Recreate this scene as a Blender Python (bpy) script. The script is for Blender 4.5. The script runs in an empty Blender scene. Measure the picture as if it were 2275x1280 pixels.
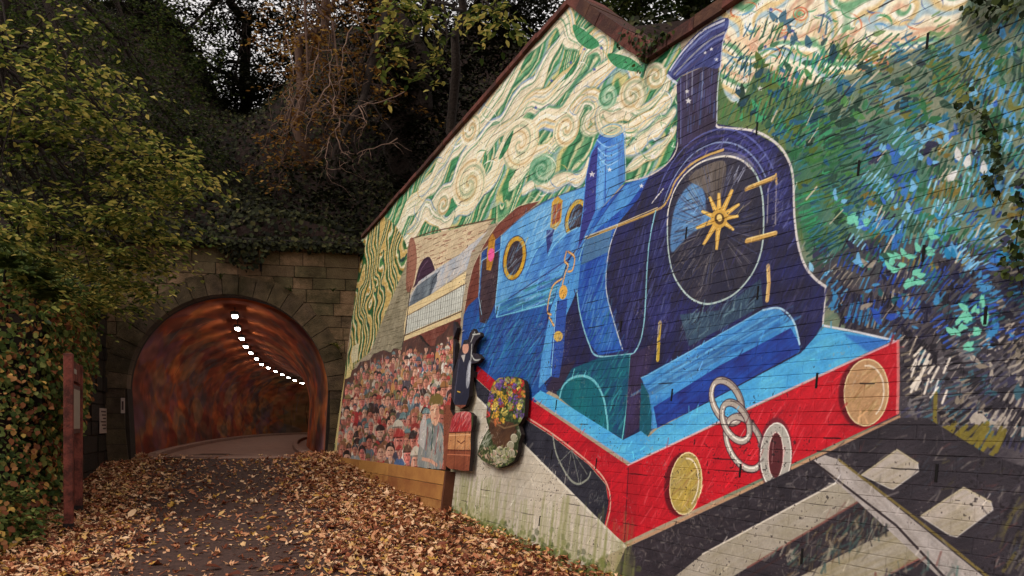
import bpy, bmesh, math, random
import numpy as np
from mathutils import Vector, Matrix

# ------------------------------------------------------------------ camera, world, sun, exposure
SC = bpy.context.scene
COL = SC.collection
F, CX, HV = 1800.0, 1137.5, 940.0          # focal length, centre and horizon of the 2275 x 1280 photograph
CAMZ = 1.6
cam_d = bpy.data.cameras.new('camera')
cam_d.sensor_width = 36.0
cam_d.lens = F / 2275.0 * 36.0
cam_d.shift_y = (HV - 640.0) / 2275.0
cam_d.clip_start = 0.05
cam_d.clip_end = 2000.0
cam = bpy.data.objects.new('camera', cam_d)
COL.objects.link(cam)
cam.location = (0, 0, CAMZ)
cam.rotation_euler = (math.radians(90), 0, 0)
SC.camera = cam

SUN_AZ, SUN_EL = math.radians(-125), math.radians(48)      # from behind the left shoulder, behind cloud
world = bpy.data.worlds.new('World')
SC.world = world
world.use_nodes = True
wn = world.node_tree
wn.nodes.clear()
sky = wn.nodes.new('ShaderNodeTexSky')
sky.sky_type = 'NISHITA'
sky.sun_disc = False
sky.sun_elevation = SUN_EL
sky.sun_rotation = SUN_AZ
sky.air_density = 1.0
sky.dust_density = 4.0
hs = wn.nodes.new('ShaderNodeHueSaturation')
hs.inputs['Saturation'].default_value = 0.22             # cloud cover: an almost white sky
tint = wn.nodes.new('ShaderNodeMix')
tint.data_type = 'RGBA'
tint.blend_type = 'MULTIPLY'
tint.inputs[0].default_value = 1.0
tint.inputs[7].default_value = (1.0, 0.93, 0.90, 1)
veil = wn.nodes.new('ShaderNodeMix')                       # an even layer of cloud over the blue
veil.data_type = 'RGBA'
veil.inputs[0].default_value = 0.75
veil.inputs[7].default_value = (5.2, 4.95, 4.85, 1)
bg = wn.nodes.new('ShaderNodeBackground')
bg.inputs['Strength'].default_value = 0.12
wo = wn.nodes.new('ShaderNodeOutputWorld')
wn.links.new(sky.outputs[0], hs.inputs['Color'])
wn.links.new(hs.outputs[0], tint.inputs[6])
wn.links.new(tint.outputs[2], veil.inputs[6])
wn.links.new(veil.outputs[2], bg.inputs['Color'])
wn.links.new(bg.outputs[0], wo.inputs['Surface'])

sun_d = bpy.data.lights.new('sun', 'SUN')
sun_d.energy = 0.9
sun_d.angle = math.radians(30)
sun_d.color = (1.0, 0.94, 0.86)
sun = bpy.data.objects.new('sun', sun_d)
COL.objects.link(sun)
sdir = Vector((math.sin(SUN_AZ) * math.cos(SUN_EL), math.cos(SUN_AZ) * math.cos(SUN_EL), math.sin(SUN_EL)))
sun.rotation_euler = sdir.to_track_quat('Z', 'Y').to_euler()
sun.location = (-6, -6, 12)

SC.view_settings.view_transform = 'Standard'
SC.view_settings.look = 'None'
SC.view_settings.exposure = 0.75
SC.view_settings.gamma = 1.0
SC.render.engine = 'CYCLES'
SC.cycles.max_bounces = 4
SC.cycles.diffuse_bounces = 2
SC.cycles.glossy_bounces = 2
SC.cycles.transmission_bounces = 2
SC.cycles.transparent_max_bounces = 4
SC.cycles.use_denoising = True
SC.cycles.sample_clamp_indirect = 4.0

# ------------------------------------------------------------------ helpers
R = random.Random(11)
NR = np.random.RandomState(7)


def lin(c):
    return tuple(((x / 255.0) / 12.92 if x <= 10.3 else (((x / 255.0) + 0.055) / 1.055) ** 2.4) for x in c)


def at(u, v, Y):
    """point seen at photograph pixel (u, v), Y metres in front of the camera"""
    return np.array([(u - CX) / F * Y, Y, CAMZ + (HV - v) / F * Y])


def link(o, parent=None, kind=None, label=None, cat=None, group=None):
    COL.objects.link(o)
    if parent is not None:
        o.parent = parent
    if kind:
        o['kind'] = kind
    if label:
        o['label'] = label
    if cat:
        o['category'] = cat
    if group:
        o['group'] = group
    return o


def empty(name, loc=(0, 0, 0), rz=0.0, **kw):
    o = bpy.data.objects.new(name, None)
    o.location = loc
    o.rotation_euler = (0, 0, rz)
    o.empty_display_size = 0.2
    return link(o, **kw)


def mesh_np(name, verts, faces, mat=None, smooth=False):
    """mesh from arrays; faces is (N, k) with constant k, or a list of such arrays"""
    if not isinstance(faces, list):
        faces = [faces]
    me = bpy.data.meshes.new(name)
    verts = np.asarray(verts, dtype=np.float32)
    faces = [np.asarray(f, dtype=np.int32) for f in faces if len(f)]
    nl = sum(f.size for f in faces)
    nf = sum(len(f) for f in faces)
    me.vertices.add(len(verts))
    me.vertices.foreach_set('co', verts.ravel())
    me.loops.add(nl)
    me.loops.foreach_set('vertex_index', np.concatenate([f.ravel() for f in faces]))
    me.polygons.add(nf)
    tot = np.concatenate([np.full(len(f), f.shape[1], dtype=np.int32) for f in faces])
    st = np.concatenate([[0], np.cumsum(tot)[:-1]]).astype(np.int32)
    me.polygons.foreach_set('loop_start', st)
    me.polygons.foreach_set('loop_total', tot)
    if smooth:
        me.polygons.foreach_set('use_smooth', np.ones(nf, dtype=bool))
    me.update(calc_edges=True)
    me.validate()
    if mat is not None:
        me.materials.append(mat)
    return me


class MB:
    """collects boxes, tubes and polygons into one mesh"""
    def __init__(self):
        self.v = []
        self.f = []

    def box(self, lo, hi, M=None, bev=0.0):
        n = len(self.v)
        x0, y0, z0 = lo
        x1, y1, z1 = hi
        if bev <= 0:
            pts = [(x0, y0, z0), (x1, y0, z0), (x1, y1, z0), (x0, y1, z0), (x0, y0, z1), (x1, y0, z1), (x1, y1, z1), (x0, y1, z1)]
            fs = [(0, 3, 2, 1), (4, 5, 6, 7), (0, 1, 5, 4), (1, 2, 6, 5), (2, 3, 7, 6), (3, 0, 4, 7)]
        else:
            bm = bmesh.new()
            bmesh.ops.create_cube(bm, size=1.0)
            for w in bm.verts:
                w.co = Vector((x0 + (w.co.x + .5) * (x1 - x0), y0 + (w.co.y + .5) * (y1 - y0), z0 + (w.co.z + .5) * (z1 - z0)))
            bmesh.ops.bevel(bm, geom=list(bm.edges), offset=bev, segments=1, affect='EDGES', profile=0.5)
            bm.verts.index_update()
            pts = [tuple(w.co) for w in bm.verts]
            fs = [tuple(w.index for w in f.verts) for f in bm.faces]
            bm.free()
        for p in pts:
            self.v.append(tuple(M @ Vector(p)) if M is not None else p)
        self.f += [tuple(i + n for i in f) for f in fs]
        return self

    def tube(self, pts, rad, k=6, cap=True):
        pts = [Vector(p) for p in pts]
        if not hasattr(rad, '__len__'):
            rad = [rad] * len(pts)
        n0 = len(self.v)
        t0 = (pts[1] - pts[0]).normalized()
        a = t0.orthogonal().normalized()
        for i, p in enumerate(pts):
            t = (pts[min(i + 1, len(pts) - 1)] - pts[max(i - 1, 0)])
            if t.length < 1e-9:
                t = t0.copy()
            t.normalize()
            a = (a - t * a.dot(t))
            if a.length < 1e-6:
                a = t.orthogonal()
            a.normalize()
            b = t.cross(a)
            for j in range(k):
                an = 2 * math.pi * j / k
                self.v.append(tuple(p + (a * math.cos(an) + b * math.sin(an)) * rad[i]))
        for i in range(len(pts) - 1):
            for j in range(k):
                j2 = (j + 1) % k
                self.f.append((n0 + i * k + j, n0 + i * k + j2, n0 + (i + 1) * k + j2, n0 + (i + 1) * k + j))
        if cap:
            self.f.append(tuple(n0 + j for j in range(k))[::-1])
            e = n0 + (len(pts) - 1) * k
            self.f.append(tuple(e + j for j in range(k)))
        return self

    def prism(self, poly, y0, y1, M=None, front_inset=0.0):
        """polygon in (x, z) extruded from y0 to y1 (y1 is the visible side when larger)"""
        n = len(poly)
        k = len(self.v)
        for (x, z) in poly:
            self.v.append((x, y0, z))
        for (x, z) in poly:
            self.v.append((x, y1, z))
        if M is not None:
            for i in range(k, k + 2 * n):
                self.v[i] = tuple(M @ Vector(self.v[i]))
        area = sum(poly[i][0] * poly[(i + 1) % n][1] - poly[(i + 1) % n][0] * poly[i][1] for i in range(n))
        idx = list(range(n)) if area > 0 else list(range(n))[::-1]
        fr = [k + n + i for i in idx][::-1]
        bk = [k + i for i in idx]
        self.f.append(tuple(fr))
        self.f.append(tuple(bk))
        for q in range(n):
            a, b = idx[q], idx[(q + 1) % n]
            self.f.append((k + n + a, k + n + b, k + b, k + a))
        return self

    def mesh(self, name, mat=None, smooth=False):
        me = bpy.data.meshes.new(name)
        me.from_pydata(self.v, [], self.f)
        if smooth:
            me.polygons.foreach_set('use_smooth', np.ones(len(me.polygons), dtype=bool))
        if mat is not None:
            me.materials.append(mat)
        me.update()
        return me

    def build(self, name, mat=None, parent=None, smooth=False, **kw):
        return link(bpy.data.objects.new(name, self.mesh(name, mat, smooth)), parent, **kw)


def obj(name, me, parent=None, **kw):
    return link(bpy.data.objects.new(name, me), parent, **kw)


# ------------------------------------------------------------------ materials
def new_mat(name):
    m = bpy.data.materials.new(name)
    m.use_nodes = True
    nt = m.node_tree
    b = nt.nodes['Principled BSDF']
    b.inputs['Specular IOR Level'].default_value = 0.25
    return m, nt, b


def ramp(nt, cols, pos=None):
    r = nt.nodes.new('ShaderNodeValToRGB')
    e = r.color_ramp.elements
    n = len(cols)
    for i, c in enumerate(cols):
        p = pos[i] if pos else i / max(1, n - 1)
        if i < 2:
            el = e[i]
            el.position = p
        else:
            el = e.new(p)
        el.color = (*c, 1)
    return r


def noise_mat(name, cols, scale=4.0, detail=6.0, rough=0.85, bump=0.2, bscale=40.0, pos=None, island=0.0, coord='Object', dist=0.02):
    m, nt, b = new_mat(name)
    tc = nt.nodes.new('ShaderNodeTexCoord')
    n = nt.nodes.new('ShaderNodeTexNoise')
    n.inputs['Scale'].default_value = scale
    n.inputs['Detail'].default_value = detail
    n.inputs['Roughness'].default_value = 0.65
    nt.links.new(tc.outputs[coord], n.inputs['Vector'])
    fac = n.outputs['Fac']
    if island > 0:
        oi = nt.nodes.new('ShaderNodeObjectInfo')
        ge = nt.nodes.new('ShaderNodeNewGeometry')
        ad = nt.nodes.new('ShaderNodeMath')
        ad.operation = 'ADD'
        nt.links.new(oi.outputs['Random'], ad.inputs[0])
        nt.links.new(ge.outputs['Random Per Island'], ad.inputs[1])
        fr = nt.nodes.new('ShaderNodeMath')
        fr.operation = 'FRACT'
        nt.links.new(ad.outputs[0], fr.inputs[0])
        mx = nt.nodes.new('ShaderNodeMix')
        mx.inputs[0].default_value = island
        nt.links.new(fac, mx.inputs[2])
        nt.links.new(fr.outputs[0], mx.inputs[3])
        fac = mx.outputs[0]
    r = ramp(nt, cols, pos or [0.25 + 0.5 * i / max(1, len(cols) - 1) for i in range(len(cols))])
    nt.links.new(fac, r.inputs[0])
    nt.links.new(r.outputs[0], b.inputs['Base Color'])
    b.inputs['Roughness'].default_value = rough
    if bump > 0:
        n2 = nt.nodes.new('ShaderNodeTexNoise')
        n2.inputs['Scale'].default_value = bscale
        n2.inputs['Detail'].default_value = 5
        nt.links.new(tc.outputs[coord], n2.inputs['Vector'])
        bp = nt.nodes.new('ShaderNodeBump')
        bp.inputs['Strength'].default_value = bump
        bp.inputs['Distance'].default_value = dist
        nt.links.new(n2.outputs['Fac'], bp.inputs['Height'])
        nt.links.new(bp.outputs[0], b.inputs['Normal'])
    return m


def leaf_mat(name, cols, pos=None, trans=0.35, rough=0.5, clump=0.35, cscale=1.1):
    m = bpy.data.materials.new(name)
    m.use_nodes = True
    nt = m.node_tree
    nt.nodes.clear()
    out = nt.nodes.new('ShaderNodeOutputMaterial')
    ge = nt.nodes.new('ShaderNodeNewGeometry')
    tc = nt.nodes.new('ShaderNodeTexCoord')
    n = nt.nodes.new('ShaderNodeTexNoise')
    n.inputs['Scale'].default_value = cscale
    n.inputs['Detail'].default_value = 2
    nt.links.new(tc.outputs['Object'], n.inputs['Vector'])
    mx = nt.nodes.new('ShaderNodeMix')
    mx.inputs[0].default_value = clump
    nt.links.new(ge.outputs['Random Per Island'], mx.inputs[2])
    nt.links.new(n.outputs['Fac'], mx.inputs[3])
    r = ramp(nt, cols, pos)
    nt.links.new(mx.outputs[0], r.inputs[0])
    d = nt.nodes.new('ShaderNodeBsdfPrincipled')
    d.inputs['Roughness'].default_value = rough
    d.inputs['Specular IOR Level'].default_value = 0.12
    nt.links.new(r.outputs[0], d.inputs['Base Color'])
    t = nt.nodes.new('ShaderNodeBsdfTranslucent')
    nt.links.new(r.outputs[0], t.inputs['Color'])
    ms = nt.nodes.new('ShaderNodeMixShader')
    ms.inputs[0].default_value = trans
    nt.links.new(d.outputs[0], ms.inputs[1])
    nt.links.new(t.outputs[0], ms.inputs[2])
    nt.links.new(ms.outputs[0], out.inputs['Surface'])
    return m


def plain(name, c, rough=0.7, emit=None, estr=1.0, metal=0.0):
    m, nt, b = new_mat(name)
    b.inputs['Base Color'].default_value = (*c, 1)
    b.inputs['Roughness'].default_value = rough
    b.inputs['Metallic'].default_value = metal
    if emit:
        b.inputs['Emission Color'].default_value = (*emit, 1)
        b.inputs['Emission Strength'].default_value = estr
    return m
# ------------------------------------------------------------------ the mural wall's plane and the paint on it
TH = math.radians(28.0)
WA = np.array([math.sin(TH), -math.cos(TH), 0.0])          # along the wall, to the right and nearer
WN = np.array([-math.cos(TH), -math.sin(TH), 0.0])         # level, out of the wall towards the path
BAT = 0.132                                                # the wall leans back
WU = np.array([-WN[0] * BAT, -WN[1] * BAT, 1.0])
WU /= np.linalg.norm(WU)
WNN = np.cross(WU, WA)                                     # true outward normal
if np.dot(WNN, WN) < 0:
    WNN = -WNN
P0 = at(1840, 790, 5.5)


def hit(u, v, off=0.0):
    """photograph pixel(s) -> point on the wall's plane pushed out by off"""
    d = np.array([(u - CX) / F, 1.0, (HV - v) / F])
    c = np.array([0, 0, CAMZ])
    k = (np.dot(P0 - c, WNN) + off) / np.dot(d, WNN)
    return c + d * k


WO = hit(740, 1012)                                        # wall origin: its foot at the tunnel


def wl(u, v, off=0.0):
    p = hit(u, v, off) - WO
    return float(np.dot(p, WA)), float(np.dot(p, WU))


S0, S1, T0, T1 = -0.5, 15.6, -1.5, 6.0                     # painted extent in metres
PPM = 200
TW, TH_ = int((S1 - S0) * PPM), int((T1 - T0) * PPM)


class Canvas:
    def __init__(self, w, h, mapf, scalef, bgc):
        self.w, self.h = w, h
        self.a = np.empty((h, w, 3), dtype=np.float32)
        self.a[:] = np.array(bgc, dtype=np.float32) / 255.0
        self.map = mapf
        self.scale = scalef
        self.rng = np.random.RandomState(5)

    def pts(self, P, sm=False, closed=False, n=6):
        P = [tuple(p) for p in P]
        if sm and len(P) > 2:
            Q = []
            m = len(P)
            rng = range(m if closed else m - 1)
            for i in rng:
                p0 = P[(i - 1) % m] if (closed or i > 0) else P[0]
                p1 = P[i]
                p2 = P[(i + 1) % m]
                p3 = P[(i + 2) % m] if (closed or i + 2 < m) else P[-1]
                for k in range(n):
                    t = k / n
                    Q.append(tuple(0.5 * ((2 * p1[j]) + (-p0[j] + p2[j]) * t + (2 * p0[j] - 5 * p1[j] + 4 * p2[j] - p3[j]) * t * t
                                          + (-p0[j] + 3 * p1[j] - 3 * p2[j] + p3[j]) * t ** 3) for j in (0, 1)))
            if not closed:
                Q.append(P[-1])
            P = Q
        return np.array([self.map(u, v) for u, v in P], dtype=np.float64)

    def mask(self, T):
        """antialiased coverage of a polygon given in canvas pixels"""
        x0 = max(0, int(T[:, 0].min()) - 2)
        x1 = min(self.w, int(T[:, 0].max()) + 3)
        y0 = max(0, int(T[:, 1].min()) - 2)
        y1 = min(self.h, int(T[:, 1].max()) + 3)
        if x1 <= x0 or y1 <= y0:
            return None
        M = np.zeros((y1 - y0, x1 - x0), dtype=np.float32)
        xs = np.arange(x0, x1, dtype=np.float64)
        A = T
        B = np.roll(T, -1, axis=0)
        for r in range(y0, y1):
            for sub in (0.25, 0.75):
                y = r - 0.5 + sub
                c = (A[:, 1] <= y) != (B[:, 1] <= y)
                if not c.any():
                    continue
                a, b = A[c], B[c]
                X = np.sort(a[:, 0] + (y - a[:, 1]) / (b[:, 1] - a[:, 1]) * (b[:, 0] - a[:, 0]))
                for k in range(0, len(X) - 1, 2):
                    M[r - y0] += 0.5 * np.clip(np.minimum(xs + .5, X[k + 1]) - np.maximum(xs - .5, X[k]), 0, 1)
        return x0, y0, M

    def blend(self, x0, y0, M, col):
        h, w = M.shape
        s = self.a[y0:y0 + h, x0:x0 + w]
        c = np.array(col, dtype=np.float32) / 255.0
        s += M[..., None] * (c - s)

    def fill(self, P, col, al=1.0, sm=False, col2=None, ang=0.0, soft=0, T=None):
        """polygon; col2 gives a second colour mixed in by brushy noise"""
        if T is None:
            T = self.pts(P, sm, True)
        r = self.mask(T)
        if r is None:
            return None
        x0, y0, M = r
        for _ in range(soft):
            M = (M + np.roll(M, 1, 0) + np.roll(M, -1, 0) + np.roll(M, 1, 1) + np.roll(M, -1, 1)) / 5
        self.blend(x0, y0, M * al, col)
        if col2 is not None:
            nz = brush_noise(M.shape, ang, self.rng)
            self.blend(x0, y0, M * al * nz, col2)
        return x0, y0, M

    def line(self, P, wd, col, al=1.0, sm=False, closed=False, soft=1.0, taper=False, T=None, n=6):
        """stroke; wd in photograph pixels"""
        if T is None:
            wd = wd * self.scale(*P[0])
            T = self.pts(P, sm, closed, n)
        if closed:
            T = np.vstack([T, T[:1]])
        hw = max(0.35, wd / 2)
        x0 = int(T[:, 0].min() - hw - 2)
        x1 = int(T[:, 0].max() + hw + 3)
        y0 = int(T[:, 1].min() - hw - 2)
        y1 = int(T[:, 1].max() + hw + 3)
        x0, y0 = max(0, x0), max(0, y0)
        x1, y1 = min(self.w, x1), min(self.h, y1)
        if x1 <= x0 or y1 <= y0:
            return
        M = np.zeros((y1 - y0, x1 - x0), dtype=np.float32)
        m = len(T) - 1
        for i in range(m):
            a, b = T[i], T[i + 1]
            k = hw
            if taper:
                k = hw * max(0.15, math.sin(math.pi * (i + .5) / m) if taper is True else 1 - (i + .5) / m)
            bx0 = max(x0, int(min(a[0], b[0]) - k - 2))
            bx1 = min(x1, int(max(a[0], b[0]) + k + 3))
            by0 = max(y0, int(min(a[1], b[1]) - k - 2))
            by1 = min(y1, int(max(a[1], b[1]) + k + 3))
            if bx1 <= bx0 or by1 <= by0:
                continue
            X = np.arange(bx0, bx1)[None, :] - a[0]
            Y = np.arange(by0, by1)[:, None] - a[1]
            d = b - a
            L = d[0] * d[0] + d[1] * d[1] + 1e-9
            t = np.clip((X * d[0] + Y * d[1]) / L, 0, 1)
            D = np.sqrt((X - t * d[0]) ** 2 + (Y - t * d[1]) ** 2)
            C = np.clip((k + 0.5 * soft - D) / soft, 0, 1)
            S = M[by0 - y0:by1 - y0, bx0 - x0:bx1 - x0]
            np.maximum(S, C, out=S)
        amp = min(1.0, wd / 0.7) if wd < 0.7 else 1.0
        self.blend(x0, y0, M * al * amp, col)

    def ell(self, c, rx, ry, tilt=0.0, n=28, a0=0, a1=360):
        t = np.radians(np.linspace(a0, a1, n, endpoint=(a1 - a0) < 360))
        ct, st = math.cos(math.radians(tilt)), math.sin(math.radians(tilt))
        return [(c[0] + rx * math.cos(q) * ct - ry * math.sin(q) * st, c[1] + rx * math.cos(q) * st + ry * math.sin(q) * ct) for q in t]

    def hatch(self, P, cols, n, ln, wd, ang, spread=12, al=0.6, sm=False):
        """short parallel brush strokes inside a polygon; ang in degrees, photograph space"""
        T = self.pts(P, sm, True)
        r = self.mask(T)
        if r is None:
            return
        x0, y0, M = r
        ys, xs = np.nonzero(M > 0.6)
        if not len(xs):
            return
        u0 = min(p[0] for p in P)
        u1 = max(p[0] for p in P)
        v0 = min(p[1] for p in P)
        v1 = max(p[1] for p in P)
        k = 0
        tries = 0
        while k < n and tries < n * 6:
            tries += 1
            u = self.rng.uniform(u0, u1)
            v = self.rng.uniform(v0, v1)
            q = self.map(u, v)
            ix, iy = int(q[0]) - x0, int(q[1]) - y0
            if ix < 0 or iy < 0 or ix >= M.shape[1] or iy >= M.shape[0] or M[iy, ix] < .6:
                continue
            an = math.radians(ang + self.rng.uniform(-spread, spread))
            L = ln * self.rng.uniform(.5, 1.3)
            du, dv = math.cos(an) * L / 2, -math.sin(an) * L / 2
            c = cols[self.rng.randint(len(cols))]
            self.line([(u - du, v - dv), (u + du, v + dv)], wd * self.rng.uniform(.5, 1.4), c, al * self.rng.uniform(.4, 1), soft=1.6)
            k += 1


def vnoise(shape, cell, rng):
    h, w = shape
    gh, gw = int(h / cell) + 3, int(w / cell) + 3
    g = rng.rand(gh, gw).astype(np.float32)
    y = np.arange(h) / cell
    x = np.arange(w) / cell
    yi, xi = y.astype(int), x.astype(int)
    fy, fx = (y - yi)[:, None], (x - xi)[None, :]
    fy, fx = fy * fy * (3 - 2 * fy), fx * fx * (3 - 2 * fx)
    a = g[yi][:, xi]
    b = g[yi][:, xi + 1]
    c = g[yi + 1][:, xi]
    d = g[yi + 1][:, xi + 1]
    return ((a * (1 - fx) + b * fx) * (1 - fy) + (c * (1 - fx) + d * fx) * fy).astype(np.float32)


def brush_noise(shape, ang, rng):
    """streaky noise, streaks along ang (degrees, canvas space)"""
    h, w = shape
    big = vnoise((h, w), 26, rng)
    yy, xx = np.mgrid[0:h, 0:w].astype(np.float32)
    ca, sa = math.cos(math.radians(ang)), math.sin(math.radians(ang))
    al = (xx * ca + yy * sa)
    ac = (-xx * sa + yy * ca)
    ai = ((al / 34 + 0.6 * np.sin(ac / 9.0)) - (al / 34).min() + 2)
    ci = (ac / 2.3 - (ac / 2.3).min() + 2)
    g = rng.rand(int(ci.max()) + 4, int(ai.max()) + 4).astype(np.float32)
    c0, a0 = ci.astype(int), ai.astype(int)
    fc, fa = ci - c0, ai - a0
    s = (g[c0, a0] * (1 - fa) + g[c0, a0 + 1] * fa) * (1 - fc) + (g[c0 + 1, a0] * (1 - fa) + g[c0 + 1, a0 + 1] * fa) * fc
    return np.clip((0.55 * big + 0.55 * s - 0.28) * 1.5, 0, 1)


def swirl_field(C, poly, centers, flow, wave, bands, pal, edge=None, al=1.0, soft=2, seed=3, mask=None):
    """bands that follow the contours of a smooth field: flowing parallel lines that close into whorls"""
    T = C.pts(poly, True, True)
    r = C.mask(T)
    if r is None:
        return
    x0, y0, M = r
    for _ in range(soft):
        M = (M + np.roll(M, 1, 0) + np.roll(M, -1, 0) + np.roll(M, 1, 1) + np.roll(M, -1, 1)) / 5
    h, w = M.shape
    rng = np.random.RandomState(seed)
    yy, xx = np.mgrid[0:h, 0:w].astype(np.float32)
    xx += x0
    yy += y0
    wv = 0
    for cell, amp in wave:
        wv = wv + amp * (vnoise((h, w), cell, rng) - .5)
    phi = (xx * flow[0] + yy * flow[1]) + wv
    for (cu, cv, rr, st) in centers:
        q = C.map(cu, cv)
        k = rr * C.scale(cu, cv)
        d = np.sqrt(((xx - q[0]) / k) ** 2 + ((yy - q[1]) / (k * 1.25)) ** 2)
        g = np.exp(-(d ** 2) * 0.9)
        th = np.arctan2(yy - q[1], xx - q[0]) / (2 * math.pi)
        phi = phi * (1 - g) + g * (q[0] * flow[0] + q[1] * flow[1] + st * (d * k * 1.15 + th * len(pal) / bands))
    f = phi * bands
    pal = np.array(pal, dtype=np.float32) / 255.0
    k = np.mod(f, len(pal))
    i0 = k.astype(int) % len(pal)
    i1 = (i0 + 1) % len(pal)
    t = np.clip(((k - np.floor(k)) - 0.45) / 0.5, 0, 1)[..., None]
    col = pal[i0] * (1 - t) + pal[i1] * t
    fine = 0.93 + 0.14 * vnoise((h, w), 5, rng)
    col = col * fine[..., None]
    S = C.a[y0:y0 + h, x0:x0 + w]
    MM = (M * al)[..., None]
    S += MM * (col - S)
def wall_map(u, v):
    s, t = wl(u, v)
    return ((s - S0) * PPM, (t - T0) * PPM)


def wall_scale(u, v):
    p = hit(u, v)
    return PPM * p[1] / F * 0.95


def paint_mural():
    C = Canvas(TW, TH_, wall_map, wall_scale, (160, 146, 124))
    rg = C.rng
    CREAM, WHITE, TAN, GREEN, DG, PALE = (224, 208, 176), (236, 228, 214), (204, 176, 118), (40, 122, 76), (24, 84, 56), (196, 196, 170)
    NAVY, DK, MID, LB, SKY = (42, 44, 94), (40, 36, 54), (40, 86, 154), (70, 140, 200), (92, 166, 214)
    # ---- hedge strokes right of the engine: ground colours first
    C.fill([(1590, 0), (2275, -200), (3600, -500), (3600, 1900), (1700, 1400), (1480, 700)], (128, 132, 110), col2=(92, 116, 98), ang=30)
    C.fill([(1560, 120), (1780, 200), (1900, 330), (1790, 560), (1700, 360), (1560, 290)], (104, 116, 62), al=.8, soft=4, col2=(52, 100, 66), ang=50)
    C.fill([(1740, 300), (2000, 260), (2080, 420), (1960, 620), (1790, 560)], (66, 116, 96), al=.6, soft=4, col2=(44, 96, 92), ang=50)
    C.fill([(1790, 590), (1960, 520), (2275, 560), (3600, 300), (3600, 2000), (1400, 1500), (1990, 900)], (72, 66, 74), al=.75, soft=4, col2=(44, 40, 52), ang=40)
    C.fill([(1830, 640), (2020, 620), (2160, 720), (3600, 700), (3600, 2000), (1400, 1500), (1990, 900)], (58, 52, 60), al=.85, soft=4, col2=(92, 86, 88), ang=40)
    # sky whorls over the hedge
    swirl_field(C, [(1610, -60), (1900, -160), (2150, -120), (2120, 60), (1980, 130), (1880, 170), (1760, 190), (1690, 150), (1640, 230), (1600, 170)],
                [(1680, 60, 60, 1), (1790, 30, 55, -1), (1900, 60, 60, 1), (2020, 10, 60, -1)], (0.45, 0.9), [(110, 70), (46, 26), (20, 6)], 1 / 8.0,
                [(226, 212, 184), (236, 224, 200), (168, 190, 196), (214, 190, 140), (240, 232, 214), (110, 160, 120), (226, 206, 172), (206, 168, 140)], soft=3, seed=8)
    for k in range(70):                        # loose curls of colour
        u, v = rg.uniform(1630, 2100), rg.uniform(0, 150)
        r = rg.uniform(10, 34)
        a0 = rg.uniform(0, 360)
        c = [(60, 140, 90), (80, 140, 190), (214, 120, 80), (236, 226, 206), (120, 170, 150), (70, 96, 150)][rg.randint(6)]
        C.line(C.ell((u, v), r, r * .7, rg.uniform(-30, 30), 9, a0, a0 + rg.uniform(90, 190)), rg.uniform(2, 6), c, .75, taper=True)
    for (u, v, r) in [(1778, 32, 16), (1740, 62, 14), (1740, 62, 7), (1778, 32, 9)]:
        C.line(C.ell((u, v), r, r * .9), 3, (206, 104, 70), .9, closed=True)

    def sprig(u, v, ang, n, ln, wd, c, al=.9):
        for i in range(n):
            off = (i - n / 2) * wd * 1.75
            a = math.radians(ang + rg.uniform(-5, 5))
            L = ln * rg.uniform(.6, 1.15)
            pu, pv = u + off * math.sin(a), v + off * math.cos(a)
            C.line([(pu, pv), (pu + math.cos(a) * L * .5, pv - math.sin(a) * L * .5 + rg.uniform(-2, 2)), (pu + math.cos(a) * L, pv - math.sin(a) * L)], wd, c, al, taper=True)

    def leafy(u, v, ang, ln, wd, c, al=.95):
        a = math.radians(ang)
        d = (math.cos(a), -math.sin(a))
        nrm = (-d[1], d[0])
        C.fill([(u, v), (u + d[0] * ln * .3 + nrm[0] * wd, v + d[1] * ln * .3 + nrm[1] * wd), (u + d[0] * ln * .75 + nrm[0] * wd * .6, v + d[1] * ln * .75 + nrm[1] * wd * .6),
                (u + d[0] * ln, v + d[1] * ln), (u + d[0] * ln * .7 - nrm[0] * wd * .7, v + d[1] * ln * .7 - nrm[1] * wd * .7), (u + d[0] * ln * .25 - nrm[0] * wd, v + d[1] * ln * .25 - nrm[1] * wd)], c, al)

    def hedge_col(u, v):
        """what the painter reached for at this spot of the hedge"""
        if v < 130 + (u - 1900) * -.05 and u < 2150:
            pal = [(64, 110, 76), (110, 140, 90), (196, 180, 140), (60, 100, 120), (44, 70, 66)]
        elif u < 1900 and v < 560:
            pal = [(34, 78, 56), (44, 104, 66), (90, 108, 46), (28, 66, 84), (56, 146, 100), (66, 120, 60), (36, 92, 124), (32, 58, 48), (50, 120, 130), (34, 66, 52)]
        elif v < 330:
            pal = [(36, 74, 54), (32, 58, 58), (46, 108, 66), (110, 110, 50), (76, 146, 200), (40, 110, 140), (62, 116, 84), (38, 50, 56), (36, 66, 52)]
        elif v < 600:
            pal = [(50, 106, 176), (96, 160, 204), (44, 70, 146), (124, 106, 48), (40, 76, 62), (140, 196, 226), (46, 46, 74), (44, 116, 90), (40, 130, 176), (40, 92, 62), (80, 150, 150)]
        elif v < 760:
            pal = [(34, 30, 46), (54, 54, 78), (150, 140, 128), (40, 76, 170), (30, 26, 38), (30, 30, 60), (60, 130, 180), (40, 38, 60), (36, 90, 100)]
        else:
            pal = [(34, 30, 38), (46, 42, 50), (170, 160, 148), (110, 106, 108), (30, 28, 34), (130, 120, 106), (62, 60, 84), (60, 96, 110)]
        c = np.array(pal[rg.randint(len(pal))]) + rg.uniform(-10, 10)
        return tuple(np.clip(c, 0, 255))

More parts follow.
